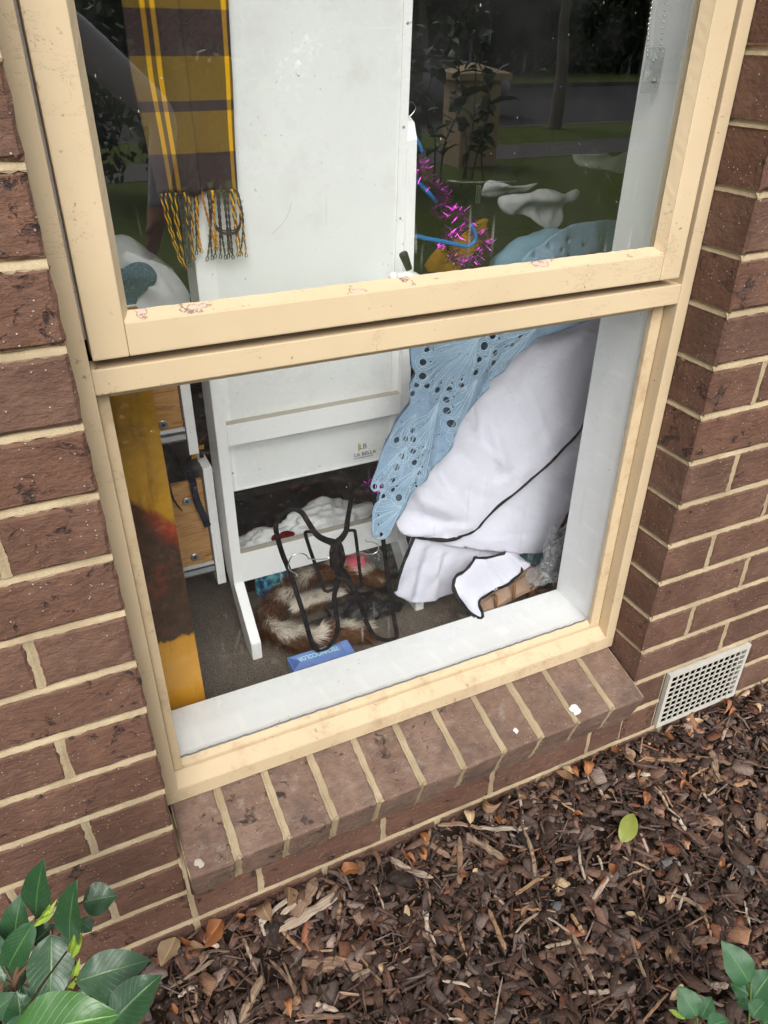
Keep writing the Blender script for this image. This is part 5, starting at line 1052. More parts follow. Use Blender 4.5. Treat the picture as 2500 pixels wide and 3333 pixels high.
# ------------------------------------------------------------------ tinsel, blue hangers, clothes in the dark beyond
def tinsel(name, pts, R, count, label, seedv):
    rg = random.Random(seedv); P = smooth_path(pts, 8); V, F = [], []
    for q in range(count):
        i = rg.randrange(len(P)); c_ = P[i]; d = Vector((rg.gauss(0, 1), rg.gauss(0, 1), rg.gauss(0, 1))).normalized(); L = R * rg.uniform(.6, 1.15)
        s_ = d.orthogonal().normalized() * rg.uniform(.0003, .00055); bend = Vector((rg.uniform(-1, 1), rg.uniform(-1, 1), rg.uniform(-1, 1))) * L * .15
        b = len(V); m_ = c_ + d * L * .5 + bend; t = c_ + d * L; V += [c_ - s_, c_ + s_, m_ + s_, m_ - s_, t + s_ * .8, t - s_ * .8]; F += [(b, b + 1, b + 2, b + 3), (b + 3, b + 2, b + 4, b + 5)]
    e = empty(name, P[len(P) // 2], label=label, cat='tinsel'); o = obj('foil_strands', mesh('foil_strands', V, F), MAT['foil'], e); o['kind'] = 'stuff'
    tube_obj('core_wire', P, .0008, MAT['foil'], e, 5)
tinsel('tinsel', D_tinsel, .024, 2600, 'purple tinsel garland twisted round a blue hanger behind the white stand', 3)
tinsel('tinsel', [(.62, .585, .50), (.63, .58, .46), (.612, .58, .435), (.60, .58, .415), (.615, .58, .402)], .022, 420, 'short end of purple tinsel dangling above the lower rail', 4)
def blue_hanger(pts, label, hook=None):
    e = empty('blue_hanger', pts[0], label=label, cat='coat hanger'); tube_obj('hanger_bar', smooth_path(pts, 5), .0045, MAT['bluehang'], e, 8)
    if hook: tube_obj('hook', smooth_path(hook, 5), .0012, MAT['chrome'], e, 6)
blue_hanger([(.60, .60, 1.10)] + D_bluehang + [(.80, .63, .99)], 'slanting blue plastic hanger arm behind the tinsel')
blue_hanger([(.60, .58, .965)] + D_bluehang2, 'blue plastic hanger arm with a turned up end holding the tinsel')
blue_hanger([(.655, .62, 1.18)] + D_bluehang3, 'short blue plastic hanger with a chrome hook next to the stand post', [(.685, .62, 1.165), (.705, .62, 1.178), (.712, .62, 1.19), (.70, .62, 1.20), (.685, .62, 1.195)])
o, _, _ = sheet('mustard_cloth', D_mustard, MAT['mustard'], None, .014, ridges=[((.93, .90), (1.05, .84), .015, -.012), ((.99, .92), (1.0, .85), .012, .012), ((.88, .88), (.87, .83), .01, -.01)]); tag(o, 'mustard yellow cloth lying in the dark beyond the tinsel', 'cloth')
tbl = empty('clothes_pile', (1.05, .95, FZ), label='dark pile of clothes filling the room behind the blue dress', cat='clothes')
bm = bmesh.new(); lump(bm, (.98, 1.0, .48), (.36, .22, .36), 81, .2, 4); lump(bm, (1.30, .95, .56), (.40, .27, .46), 83, .2, 4); lump(bm, (1.08, .80, .72), (.16, .07, .20), 85, .2, 3); lump(bm, (.42, 1.25, .42), (.55, .22, .36), 87, .2, 4); obj('garments_and_backdrop', bm_mesh('garments_and_backdrop', bm, True), MAT['darkcloth'], tbl)  # last mound is added to turn the view behind the stand black
MAT['soft_white'] = plain('soft_white_cloth', (.50, .50, .51), .95, .05, bump=(60, .5))
def petal(pts, label, seedv, rid):
    o, _, _ = sheet('white_cloth', pts, MAT['soft_white'], None, .009, ridges=rid, wob=.016, wobs=17, seedv=seedv, thick=.003); tag(o, label, 'cloth')
def fz_(pts, y): return pts
petal(D_cloth1, 'curled white cloth edge behind the clip of the clear hanger', 3, [((.93, 1.02), (1.06, 1.03), .015, -.03), ((.95, 1.03), (1.0, 1.01), .006, .012), ((.99, 1.02), (1.06, 1.015), .005, -.01)])
petal(D_cloth2, 'wide folded white cloth with a wavy hem lying on the dark clothes', 5, [((.98, 1.0), (1.16, .99), .016, -.035), ((1.05, .99), (1.02, .95), .02, .02), ((1.0, .985), (1.06, .96), .006, -.014), ((1.08, .99), (1.10, .93), .006, .014), ((1.12, .97), (1.10, .94), .005, -.012)])
petal(D_cloth3, 'rolled white cloth close to the window lining', 7, [((1.2, 1.09), (1.32, 1.08), .016, -.03)])
ch = empty('clear_hanger', (.88, .66, 1.0), label='clear plastic skirt hanger with a shiny metal clip', cat='coat hanger')
tube_obj('hanger_bar', [(.81, .66, 1.051), (.85, .66, 1.046), (.91, .66, 1.042), (.98, .66, 1.04)], .002, MAT['clear2'], ch, 6)
for dx in (0, .004, .008): box_obj('clip', .879 + dx, .8825 + dx, .655 - dx * .2, .662, 1.003, 1.0385, MAT['chrome'], ch, .001)
# ================================================================== THE GARDEN BED
def ground_z(x, y): return -.052 + .018 * max(0, min(1, (x + .1) / .9)) + .012 * noise.noise((x * 4, y * 4, 0)) + (.018 * math.exp(-(y / .05) ** 2) if y > -.3 else 0)
n = 70; V = []; F = []
gx = [-2.6 + 6.2 * i / n for i in range(n + 1)]; gy = [.02 - 2.6 * j / 40 for j in range(41)]
for x in gx:
    for y in gy: V.append((x, y, ground_z(x, y) - .012))
F = [(i * 41 + j, i * 41 + j + 1, (i + 1) * 41 + j + 1, (i + 1) * 41 + j) for i in range(n) for j in range(40)]
st(obj('soil_ground', mesh('soil_ground', V, F, True), MAT['soil']))

def chip_template(r, kind):
    """flat shard: ragged outline with a top ring, bottom ring"""
    if kind == 'sliver': a, b, th, m = r.uniform(.9, 1.2), r.uniform(.10, .18), r.uniform(.07, .12), 8
    elif kind == 'plate': a, b, th, m = 1.0, r.uniform(.42, .8), r.uniform(.12, .24), 9
    else: a, b, th, m = 1.0, r.uniform(.3, .5), r.uniform(.12, .25), 8
    top, bot = [], []
    for q in range(m):
        an = 2 * math.pi * q / m; k_ = r.uniform(.66, 1.14); ca, sa = math.cos(an), math.sin(an)
        ca = math.copysign(abs(ca) ** .5, ca); sa = math.copysign(abs(sa) ** .5, sa)
        x, y = a * .5 * ca * k_, b * .5 * sa * k_; bend = .12 * (x * x) * r.choice((-1, 1)); z = th * .5 * r.uniform(.5, 1.1)
        top.append((x * .93, y * .9, z + bend)); bot.append((x, y, -th * .5 * r.uniform(.5, 1.0) + bend))
    V = top + bot + [(r.uniform(-.1, .1), 0, th * r.uniform(.35, .75))]
    F = []
    for q in range(m): F.append((q, (q + 1) % m, 2 * m)); F.append((q, m + q, m + (q + 1) % m)); F.append((q, m + (q + 1) % m, (q + 1) % m))
    return np.array(V), np.array(F)
rt = random.Random(9)
TPL = [(k_, *chip_template(rt, k_)) for k_ in ['plate'] * 13 + ['chip'] * 9 + ['sliver'] * 5]
PAL = [((.040, .027, .021), 5), ((.062, .040, .030), 6), ((.090, .058, .043), 5), ((.026, .019, .016), 4), ((.085, .070, .063), 4.5), ((.14, .115, .10), 2.8), ((.11, .050, .030), 2.2), ((.17, .105, .065), 1.1), ((.24, .175, .125), .6), ((.050, .034, .030), 4)]
pw = np.array([p[1] for p in PAL]); pw = pw / pw.sum(); pc = np.array([p[0] for p in PAL])
def mulch(name, count, region, smin, smax, parent=None, zoff=0.0, kinds=None, thin=1.0, seedv=0):
    rg = np.random.default_rng(seedv); rp = random.Random(seedv); VV, FF, CC, UU = [], [], [], []; off = 0
    for q in range(count):
        x = rg.uniform(region[0], region[1]); y = rg.uniform(region[2], region[3])
        kind, V0, F0 = TPL[rg.integers(len(TPL))] if not kinds else TPL[22 + rg.integers(5)]
        s_ = smin * (smax / smin) ** (rg.random() ** 1.5)
        if kind == 'sliver': s_ *= 1.5
        an = rg.uniform(0, 2 * math.pi); tx, ty = rg.normal(0, .38), rg.normal(0, .38)
        R = np.array((Matrix.Rotation(an, 3, 'Z') @ Matrix.Rotation(tx, 3, 'X') @ Matrix.Rotation(ty, 3, 'Y')))
        lift = zoff + rg.uniform(-.004, .010) * (1 if kind != 'plate' else .7)
        P = (V0 * s_ * np.array([1, thin, min(1.0, .009 / (s_ * .15)) if s_ > .05 else 1])) @ R.T + np.array([x, y, ground_z(x, y) + lift])
        if y > -.035: P[:, 1] = np.minimum(P[:, 1], -.002)
        c_ = pc[rg.choice(len(PAL), p=pw)] * np.array([1.62, 1.42, 1.34]) * math.exp(rg.normal(0, .36))
        VV.append(P); FF.append(F0 + off); off += len(V0); CC.append(np.tile(np.append(np.minimum(c_, 1), 1), (len(V0), 1))); UU.append(V0[:, :2] * s_ + rg.uniform(0, 5, 2))
    V = np.concatenate(VV); Fc = np.concatenate(FF); Cc = np.concatenate(CC); U = np.concatenate(UU)
    me = bpy.data.meshes.new(name); me.vertices.add(len(V)); me.vertices.foreach_set('co', V.ravel()); me.loops.add(Fc.size); me.loops.foreach_set('vertex_index', Fc.ravel().astype(np.int32)); me.polygons.add(len(Fc)); me.polygons.foreach_set('loop_start', np.arange(0, Fc.size, 3, dtype=np.int32)); me.update(calc_edges=True)
    at = me.color_attributes.new('tint', 'FLOAT_COLOR', 'POINT'); at.data.foreach_set('color', Cc.ravel())
    uv = me.uv_layers.new(name='UVMap'); uv.data.foreach_set('uv', U[Fc.ravel()].ravel())
    me.validate(); o = obj(name, me, MAT['chip'], parent); return o
tag(mulch('bark_mulch', 13500, (-.75, 1.85, -.95, -.003), .014, .046, seedv=1), 'dark brown bark mulch covering the garden bed under the window', 'mulch', kind='stuff')
tag(mulch('fine_mulch', 17000, (-.6, 1.7, -.8, -.003), .005, .014, zoff=.002, seedv=2), 'fine crumbs and fibres of bark scattered through the mulch', 'mulch', kind='stuff')
tag(mulch('far_mulch', 5000, (-2.4, 3.4, -2.4, -.7), .02, .06, seedv=3), 'bark mulch further out in the garden bed', 'mulch', kind='stuff')

tag(mulch('bark_flakes', 800, (-.5, 1.6, -.7, -.01), .030, .056, zoff=.006, seedv=5), 'larger bark flakes lying on top of the mulch', 'mulch', kind='stuff')

tag(mulch('bark_fibres', 2600, (-.5, 1.6, -.7, -.01), .018, .045, zoff=.008, kinds=1, thin=.45, seedv=6), 'thin dry bark fibres and needles strewn over the mulch', 'mulch', kind='stuff')

# splinters, each its own thing
rs = random.Random(21)
SPL_COL = [(.50, .39, .29), (.38, .27, .18), (.28, .18, .12), (.56, .46, .36), (.22, .14, .095), (.42, .25, .14)]
TONE = ['bleached tan', 'light brown', 'mid brown', 'cream grey', 'dark brown', 'orange brown']
def splinter(a, b, wd, i, z=None):
    a, b = Vector((*a, 0)), Vector((*b, 0)); L = (b - a).length; n = 9; d = (b - a) / L; s_ = Vector((-d.y, d.x, 0)); V = []; r = random.Random(i * 7 + 3)
    th = min(wd * .3, .0045); wd *= .95; sweep = r.uniform(-.06, .06) * L
    for q in range(n + 1):
        t = q / n; w_ = wd * .5 * (min(1, .5 + 4 * min(t, 1 - t)) if q not in (0, n) else r.uniform(.08, .75)) * r.uniform(.72, 1.12); c_ = a + d * L * t + s_ * sweep * math.sin(t * math.pi)
        zz = ground_z(c_.x, c_.y) * .5 + .5 * ground_z((a.x + b.x) / 2, (a.y + b.y) / 2) + .011 + .006 * r.uniform(0, 1) * math.sin(t * math.pi)
        for sg, h in ((-1, -.5), (-.9 * r.uniform(.7, 1), .45), (r.uniform(-.3, .3), .6 + r.uniform(-.3, .3)), (.9 * r.uniform(.7, 1), .45), (1, -.5)): V.append(c_ + s_ * w_ * sg + Vector((0, 0, zz + th * h)))
    F = [(q * 5 + k_, q * 5 + (k_ + 1) % 5, (q + 1) * 5 + (k_ + 1) % 5, (q + 1) * 5 + k_) for q in range(n) for k_ in range(5)] + [(4, 3, 2, 1, 0), tuple(n * 5 + k_ for k_ in range(5))]
    me = mesh('splinter', V, F); c_ = SPL_COL[i % len(SPL_COL)]; g = r.uniform(.8, 1.2)
    at = me.color_attributes.new('tint', 'FLOAT_COLOR', 'POINT'); at.data.foreach_set('color', [x for _ in V for x in (c_[0] * g, c_[1] * g, c_[2] * g, 1)])
    uv = me.uv_layers.new(name='UVMap')
    for l in me.loops: v = V[l.vertex_index] - a; uv.data[l.index].uv = (v.dot(d) * .35 + i, v.dot(s_) + i)
    o = obj('wood_splinter', me, MAT['chip']); sz = 'long broad' if wd > .0095 else ('long thin' if L > .06 else 'short thin'); tn = TONE[i % 6]; where = 'close under the brick sill' if max(a.y, b.y) > -.06 else ('far out on the bark mulch' if min(a.y, b.y) < -.3 else 'amid the bark mulch')
    return tag(o, '%s %s wood splinter %s' % (sz, tn, where), 'wood splinter', '%s %s splinters %s' % (sz, tn, where))
for i, (a, b, w_) in enumerate(SPL): splinter(a, (b[0], min(b[1], -.006)), w_, i)
for i in range(130):
    x, y = rs.uniform(-.15, 1.4), rs.uniform(-.55, -.02); an = rs.uniform(0, 6.28); L = rs.uniform(.025, .085)
    splinter((x, y), (x + L * math.cos(an), min(-.004, y + L * math.sin(an))), rs.uniform(.003, .011), 100 + i)

# leaves
def leaf_mesh(name, L, wd, mat, curl=.12, fold=.25, twist=0.0, nl=10, nw=6, seedv=0, ragged=0.0, tipp=1.0):
    r = random.Random(seedv); V, UV, F = [], [], []
    for i in range(nl + 1):
        t = i / nl; w_ = wd * .5 * (math.sin(math.pi * min(1, t ** .82)) ** .8 if 0 < t < 1 else 0) * (1 if t < .75 else 1 - (t - .75) * .5 * tipp)
        w_ = max(w_, wd * .012)
        for j in range(nw + 1):
            u = j / nw * 2 - 1; rg_ = 1 + (r.uniform(-ragged, ragged) if abs(u) == 1 else 0)
            x = u * w_ * rg_; z = abs(u) * w_ * fold + curl * L * math.sin(t * math.pi * .9) - curl * L * 1.4 * t * t + ragged * .05 * L * r.uniform(-1, 1) + .04 * wd * math.sin(t * 14 + u * 3) * abs(u)
            a_ = twist * t; V.append((x * math.cos(a_) - z * math.sin(a_), t * L, x * math.sin(a_) + z * math.cos(a_))); UV.append((j / nw, t))
    F = [(i * (nw + 1) + j, i * (nw + 1) + j + 1, (i + 1) * (nw + 1) + j + 1, (i + 1) * (nw + 1) + j) for i in range(nl) for j in range(nw)]
    me = mesh(name, V, F, True); uv = me.uv_layers.new(name='UVMap')
    for l in me.loops: uv.data[l.index].uv = UV[l.vertex_index]
    me.materials.append(mat); return me
def frame_from(base, tip, nhint):
    y = (tip - base).normalized(); x = y.cross(nhint); x = x.normalized() if x.length > 1e-4 else y.orthogonal().normalized(); z = x.cross(y)
    M_ = Matrix((x, y, z)).transposed().to_4x4(); M_.translation = base; return M_
def place_leaf(name, base, tip, wd, mat, parent, nh, curl, fold, seedv, ragged=0.0, twist=0.0):
    base, tip = Vector(base), Vector(tip); me = leaf_mesh(name, (tip - base).length, wd, mat, curl, fold, twist, seedv=seedv, ragged=ragged)
    o = obj(name, me, None, parent); o.matrix_basis = frame_from(base, tip, nh); return o
LAB = {'dead_a': 'curled orange brown dead leaf', 'dead_b': 'dull brown withered leaf', 'dead_c': 'pale tan dry leaf'}
for i, ((x, y), L) in enumerate(DEAD + [((rs.uniform(-.1, 1.35), rs.uniform(-.5, -.01)), rs.uniform(.014, .03)) for _ in range(40)]):
    kind = ['dead_a', 'dead_b', 'dead_a', 'dead_c', 'dead_b'][(i * 7) % 5]; an = rs.uniform(0, 6.28); y = min(y, -.02); L *= 1.15
    b = Vector((x, y, ground_z(x, y) + .014)) - Vector((math.cos(an), math.sin(an), rs.uniform(-.5, .2))) * L * .5; t = b + Vector((math.cos(an), math.sin(an), rs.uniform(-.5, .5))).normalized() * L
    b.y = min(b.y, -.006); t.y = min(t.y, -.006)
    o = place_leaf('dead_leaf', b, t, L * rs.uniform(.4, .62), MAT[kind], None, Vector((rs.uniform(-.4, .4), rs.uniform(-.4, .4), 1)), rs.uniform(-.35, .5), rs.uniform(.3, 1.3), i, .12, rs.uniform(-1.4, 1.4))
    lb = '%s %s %s' % ('large' if L > .036 else 'small', LAB[kind], 'blown against the brick wall' if y > -.06 else 'lying out on the bark mulch'); tag(o, lb, 'dead leaf', lb.replace('leaf', 'leaves'))
o = place_leaf('fallen_leaf', (.777, -.192, -.004), (.842, -.155, .004), .036, MAT['leaf_yellow'], None, Vector((.1, -.3, 1)), .08, .12, 900); tag(o, 'fresh yellow green leaf lying alone on the bark mulch', 'leaf')
def pebble(x, y, r, mat, label, seedv, nm='pebble', sub=2):
    bm = bmesh.new(); lump(bm, (x, y, ground_z(x, y) + .006), (r * .8, r * .62, r * .42), seedv, .42, sub); tag(obj(nm, bm_mesh(nm, bm, False), mat), label, 'stone')
pebble(.406, -.341, .0095, MAT['stone'], 'small bright white stone at the edge of the mulch near the young rose', 5)
pebble(.29, -.255, .006, MAT['stone'], 'tiny white stone chip among the brown bark', 6)
pebble(.63, -.205, .019, plain('sandy_clod', (.40, .29, .17), .98, .05, bump=(200, 1)), 'crumbly sandy yellow clod in the middle of the mulch', 8, 'soil_clod', 3)
pebble(.60, -.235, .016, plain('grey_stone', (.10, .10, .105), .8, .2, bump=(90, .5)), 'rounded dark grey stone beside the sandy clod', 9)
pebble(.845, -.255, .020, plain('grey_stone_b', (.13, .125, .12), .8, .2, bump=(90, .5)), 'grey stone lump half buried next to the yellow green leaf', 10)
pebble(.97, -.33, .018, plain('grey_stone_c', (.15, .14, .135), .8, .2, bump=(90, .5)), 'grey stone lump in the mulch above the rose seedling', 12)

# shrub at the left
shrub = empty('laurel_shrub', (-.2, -.28, -.05), label='dark green shrub with glossy pointed leaves and pale new shoots', cat='shrub')
stm = Vector((-.205, -.265, .327))
bm = bmesh.new()
add_tube(bm, smooth_path([(-.2, -.28, -.06), (-.205, -.275, .1), (-.21, -.27, .25), stm], 6), .006, 8, r_end=.004)
for s_ in STEMS[:3]: add_tube(bm, smooth_path([stm] + [Vector(p) for p in s_], 4), .0032, 7, r_end=.002)
obj('stem', bm_mesh('stem', bm, True), MAT['stem'], shrub)
tips = [Vector(p) for s_ in STEMS for p in s_] + [stm, Vector((-.208, -.272, .2))]
for i, (b, t, w_) in enumerate(LEAVES):
    bv, tv = Vector(b), Vector(t); view = (CAM_LOC - (bv + tv) / 2).normalized(); nh = (view * 1.0 + Vector((0, 0, .7)) + Vector((rs.uniform(-.35, .35), rs.uniform(-.3, .3), 0))).normalized()
    lf = place_leaf('leaf', b, t, w_ * 1.22, MAT['leaf_bright' if i == 7 else 'leaf'], shrub, nh, rs.uniform(.02, .1), rs.uniform(.1, .22), 50 + i)
    near = min(tips, key=lambda p: (p - bv).length)
    tube_obj('leaf_stalk', smooth_path([near, near.lerp(bv, .6) + Vector((0, 0, .006)), bv, bv.lerp(tv, .05)], 3), .0011, MAT['stem'], shrub, 5)
for i in range(26):                                           # lower inner leaves
    h = rs.uniform(.05, .32); an = rs.uniform(0, 6.28); b = Vector((-.205, -.27, h)); t = b + Vector((math.cos(an) * .09, math.sin(an) * .09 - .01, rs.uniform(-.02, .05)))
    if t.x > -.12: t.x = -.12 - rs.uniform(0, .06)
    place_leaf('leaf', b, t, rs.uniform(.028, .036), MAT['leaf'], shrub, Vector((rs.uniform(-.4, .4), rs.uniform(-.4, .4), 1)), .08, .2, 80 + i)
for i, (b, t) in enumerate(BUDS): place_leaf('new_shoot', b, t, .0075, MAT['leaf_new'], shrub, Vector((0, -1, .6)), .05, .7, 120 + i)

rose = empty('rose_seedling', (.739, -.54, -.045), label='young plant with rounded bright green leaflets growing from the mulch', cat='plant')
for s_ in ROSESTEM: tube_obj('stem', smooth_path([Vector((s_[0][0], s_[0][1], -.06))] + [Vector(p) for p in s_], 4), .0016, plain('green_stem', (.09, .15, .03), .6, .3), rose, 6)
rtips = [Vector(p) for s_ in ROSESTEM for p in s_]
for i, (b, t, w_) in enumerate(ROSELEAVES):
    bv = Vector(b); nh = ((CAM_LOC - bv).normalized() + Vector((0, 0, .8))).normalized()
    place_leaf('leaflet', b, t, w_ * 1.2, MAT['leaf_new' if i == 7 else 'leaf_rose'], rose, nh, .05, .12, 150 + i)
    near = min(rtips, key=lambda p: (p - bv).length)
    if (near - bv).length > .002: tube_obj('leaf_stalk', [near, near.lerp(bv, .5) + Vector((0, 0, .002)), bv], .0008, MAT['stem'], rose, 5)

# ================================================================== THE FRONT GARDEN AND STREET BEHIND THE CAMERA (seen mirrored in the panes)
def slab(name, x0, x1, y0, y1, z, mat, th=.05):
    bm = bmesh.new(); add_box(bm, x0, x1, y0, y1, z - th, z); return st(obj(name, bm_mesh(name, bm), MAT[mat]))
slab('front_lawn', -25, 40, -8.0, -2.3, -.055, 'grass'); slab('footpath', -25, 40, -9.3, -8.0, -.05, 'concrete'); slab('grass_verge', -25, 40, -11.4, -9.3, -.055, 'grass')
slab('kerb', -25, 40, -11.6, -11.4, -.05, 'concrete', .2); slab('road', -40, 60, -23.0, -11.6, -.17, 'asphalt'); slab('far_kerb', -40, 60, -23.2, -23.0, -.05, 'concrete', .2); slab('far_lawn', -60, 90, -90, -23.2, -.055, 'grass')
slab('side_ground', -40, -2.5, -2.3, 40, -.07, 'grass'); slab('side_ground', 3.5, 40, -2.3, 40, -.07, 'grass')
pil = empty('letterbox_pillar', (5.3, -7.75, -.06), label='cream rendered letterbox pillar with a pitched cap standing on the lawn', cat='pillar')
box_obj('pillar_shaft', 5.05, 5.57, -8.05, -7.6, -.08, .86, MAT['render'], pil, .01)
bm = bmesh.new(); add_box(bm, 4.97, 5.65, -8.13, -7.52, .86, .93); ap = [bm.verts.new(v) for v in ((4.98, -8.12, .9302), (5.64, -8.12, .9302), (5.64, -7.53, .9302), (4.98, -7.53, .9302))]; t = bm.verts.new((5.31, -7.82, 1.03))
for q in range(4): bm.faces.new((ap[q], ap[(q + 1) % 4], t))
obj('cap', bm_mesh('cap', bm), MAT['render'], pil); box_obj('letter_slot', 5.2, 5.46, -7.603, -7.592, .58, .62, MAT['ceramic'], pil)

car = empty('parked_car', (8.2, -15.2, -.17), label='silver car parked in the street with its nose past the letterbox pillar', cat='car')
bm = bmesh.new(); secs = [(5.6, .9, .55), (5.7, 1.02, .32), (6.3, 1.05, .3), (8.6, 1.04, .3), (9.4, .96, .3), (9.95, .82, .33), (10.12, .66, .4)]
rings = []
for x, top, bot in secs:
    rings.append([bm.verts.new((x, y, z - .17)) for y, z in ((-14.35, bot), (-14.25, (bot + top) * .5), (-14.32, top), (-14.7, top + .03), (-15.6, top + .03), (-15.98, top), (-16.05, (bot + top) * .5), (-15.95, bot))])
for a, b in zip(rings, rings[1:]):
    for q in range(8): bm.faces.new((a[q], a[(q + 1) % 8], b[(q + 1) % 8], b[q]))
bm.faces.new(rings[0]); bm.faces.new(rings[-1]); obj('body', bm_mesh('body', bm, True), MAT['silver'], car)
bm = bmesh.new(); c0 = [(5.8, 1.03), (6.3, 1.52), (7.6, 1.55), (8.75, 1.04)]; A = [bm.verts.new((x, -14.36 - (.12 if z > 1.2 else 0), z - .17)) for x, z in c0]; B = [bm.verts.new((x, -15.94 + (.12 if z > 1.2 else 0), z - .17)) for x, z in c0]
bm.faces.new(A); bm.faces.new(B)
for q in range(3): bm.faces.new((A[q], A[q + 1], B[q + 1], B[q]))
obj('cabin_glass', bm_mesh('cabin_glass', bm), MAT['carglass'], car)
box_obj('roof', 6.35, 7.6, -15.8, -14.5, 1.382, 1.41, MAT['silver'], car, .01); box_obj('wing_mirror', 8.25, 8.4, -14.25, -14.08, .93, 1.05, MAT['silver'], car, .02)
bm = bmesh.new(); lump(bm, (9.92, -14.42, .53), (.16, .12, .08), 91, .05, 2); obj('headlight', bm_mesh('headlight', bm, True), MAT['ceramic'], car)
for x in (6.5, 9.2):
    for y in (-14.45, -15.85):
        bm = bmesh.new(); add_lathe(bm, [(.34, -.1), (.35, 0), (.34, .1)], 24, 'y', (x, y, .16)); w_ = obj('wheel', bm_mesh('wheel', bm), MAT['rubber'], car)
        bm = bmesh.new(); add_lathe(bm, [(.2, -.11), (.2, .11)], 20, 'y', (x, y, .16)); obj('rim', bm_mesh('rim', bm), MAT['steel'], w_)

def leaf_cloud(name, count, centre, radii, size, seedv, parent=None, mat='foliage', box=False, shell=.55):
    rg = np.random.default_rng(seedv); d = rg.normal(size=(count, 3)); d /= np.linalg.norm(d, axis=1)[:, None]; rr_ = shell + (1 - shell) * rg.random(count)
    P = d * rr_[:, None] * np.array(radii) if not box else rg.uniform(-1, 1, (count, 3)) * np.array(radii)
    P *= (1 + .25 * np.sin(P[:, [1, 2, 0]] * 3.1 + seedv)); P += np.array(centre); t = rg.normal(size=(count, 3)); t /= np.linalg.norm(t, axis=1)[:, None]; s_ = np.cross(t, rg.normal(size=(count, 3))); s_ /= np.linalg.norm(s_, axis=1)[:, None]
    L = size * rg.uniform(.6, 1.3, count)[:, None]; V = np.stack([P - t * L * .5, P + s_ * L * .28, P + t * L * .5, P - s_ * L * .28], 1).reshape(-1, 3)
    me = bpy.data.meshes.new(name); me.vertices.add(len(V)); me.vertices.foreach_set('co', V.ravel()); me.loops.add(len(V)); me.loops.foreach_set('vertex_index', np.arange(len(V), dtype=np.int32)); me.polygons.add(count); me.polygons.foreach_set('loop_start', np.arange(0, len(V), 4, dtype=np.int32)); me.update(calc_edges=True)
    me.uv_layers.new(name='UVMap'); o = obj(name, me, MAT[mat], parent); return o
def tree(x, y, h, r, cr, label, seedv, grp='trees along the street'):
    t = empty('street_tree', (x, y, -.1), label=label, cat='tree', group=grp); rg = random.Random(seedv); bm = bmesh.new()
    add_tube(bm, smooth_path([(x, y, -.15), (x + .03, y, h * .3), (x - .05, y, h * .6), (x + .05, y, h)], 5), r, 10, r_end=r * .5)
    for q in range(6):
        a_ = q * 1.05 + seedv; add_tube(bm, smooth_path([(x, y, h * (.6 + .06 * q)), (x + math.cos(a_) * cr * .4, y + math.sin(a_) * cr * .4, h + .4), (x + math.cos(a_) * cr * .8, y + math.sin(a_) * cr * .8, h + 1.2)], 4), r * .35, 7, r_end=r * .1)
    obj('trunk', bm_mesh('trunk', bm, True), MAT['bark_tree'], t); c_ = leaf_cloud('crown', 6000, (x, y, h + 1.4), (cr, cr, 1.7), .16, seedv, t); return t
tree(8.85, -10.9, 2.6, .12, 1.6, 'slim pale trunked street tree on the grass verge', 3); tree(2.0, -25.5, 3.2, .2, 2.6, 'broad tree across the road opposite the house', 5); tree(14.5, -26.5, 3.4, .2, 2.8, 'tall tree across the road behind the parked car', 8); tree(25, -27, 3.4, .22, 2.8, 'spreading tree far down the street', 12)
hb = bmesh.new()
for i in range(26): lump(hb, (-22 + i * 2.6, -31 + 1.5 * math.sin(i * 2.1), 1.9 + .5 * math.sin(i * 1.3)), (2.1, 1.6, 2.4 + .6 * math.sin(i * 1.7)), i, .3, 3)
hg = obj('hedge_row', bm_mesh('hedge_row', hb, True), plain('hedge_shade', (.012, .024, .009), .98, .05, bump=(6, 1))); tag(hg, 'dense dark hedge and shrubs across the road reading as one mass', 'hedge', kind='stuff')
hl = leaf_cloud('hedge_leaves', 26000, (10, -29.6, 2.2), (34, 1.3, 2.4), .3, 77, hg, box=True); hl['kind'] = 'stuff'
for _i, (_x, _y, _r) in enumerate(((3.4, -7.0, .8), (1.6, -6.0, .7), (.6, -7.5, .9))):
    gs = empty('garden_shrub', (_x, _y, -.05), label=['leafy garden shrub standing next to the letterbox pillar', 'low leafy shrub on the lawn facing the window', 'wide leafy shrub on the lawn edge by the footpath'][_i], cat='shrub')
    leaf_cloud('foliage', 3400, (_x, _y, _r * .95), (_r, _r * .7, _r), .11, 60 + _i, gs, shell=.2)
    bm = bmesh.new()
    for q in range(7): add_tube(bm, smooth_path([(_x, _y, -.1), (_x + .25 * _r * math.cos(q), _y + .2 * math.sin(q), _r * .6), (_x + .6 * _r * math.cos(q), _y + .4 * math.sin(q), _r * 1.3)], 4), .014, 6, r_end=.004)
    obj('stems', bm_mesh('stems', bm, True), MAT['bark_tree'], gs)
rb = empty('rose_bush', (4.75, -6.6, -.06), label='tall leggy rose bush with sparse dark leaves in front of the letterbox pillar', cat='rose bush')
rg = random.Random(4); bm = bmesh.new(); tipsr = []
for q in range(9):
    a_ = q * .75; x0, y0 = 4.75 - .12 * q + rg.uniform(-.1, .1), -6.6 + rg.uniform(-.3, .3); p = [(x0, y0, -.08), (x0 + rg.uniform(-.12, .12), y0, .35), (x0 + rg.uniform(-.2, .2), y0 + rg.uniform(-.1, .1), .8), (x0 + rg.uniform(-.3, .3), y0, 1.25 + rg.uniform(0, .3))]
    sp = smooth_path(p, 6); add_tube(bm, sp, .012, 6, r_end=.005); tipsr += sp[5:]
obj('stems', bm_mesh('stems', bm, True), MAT['bark_tree'], rb)
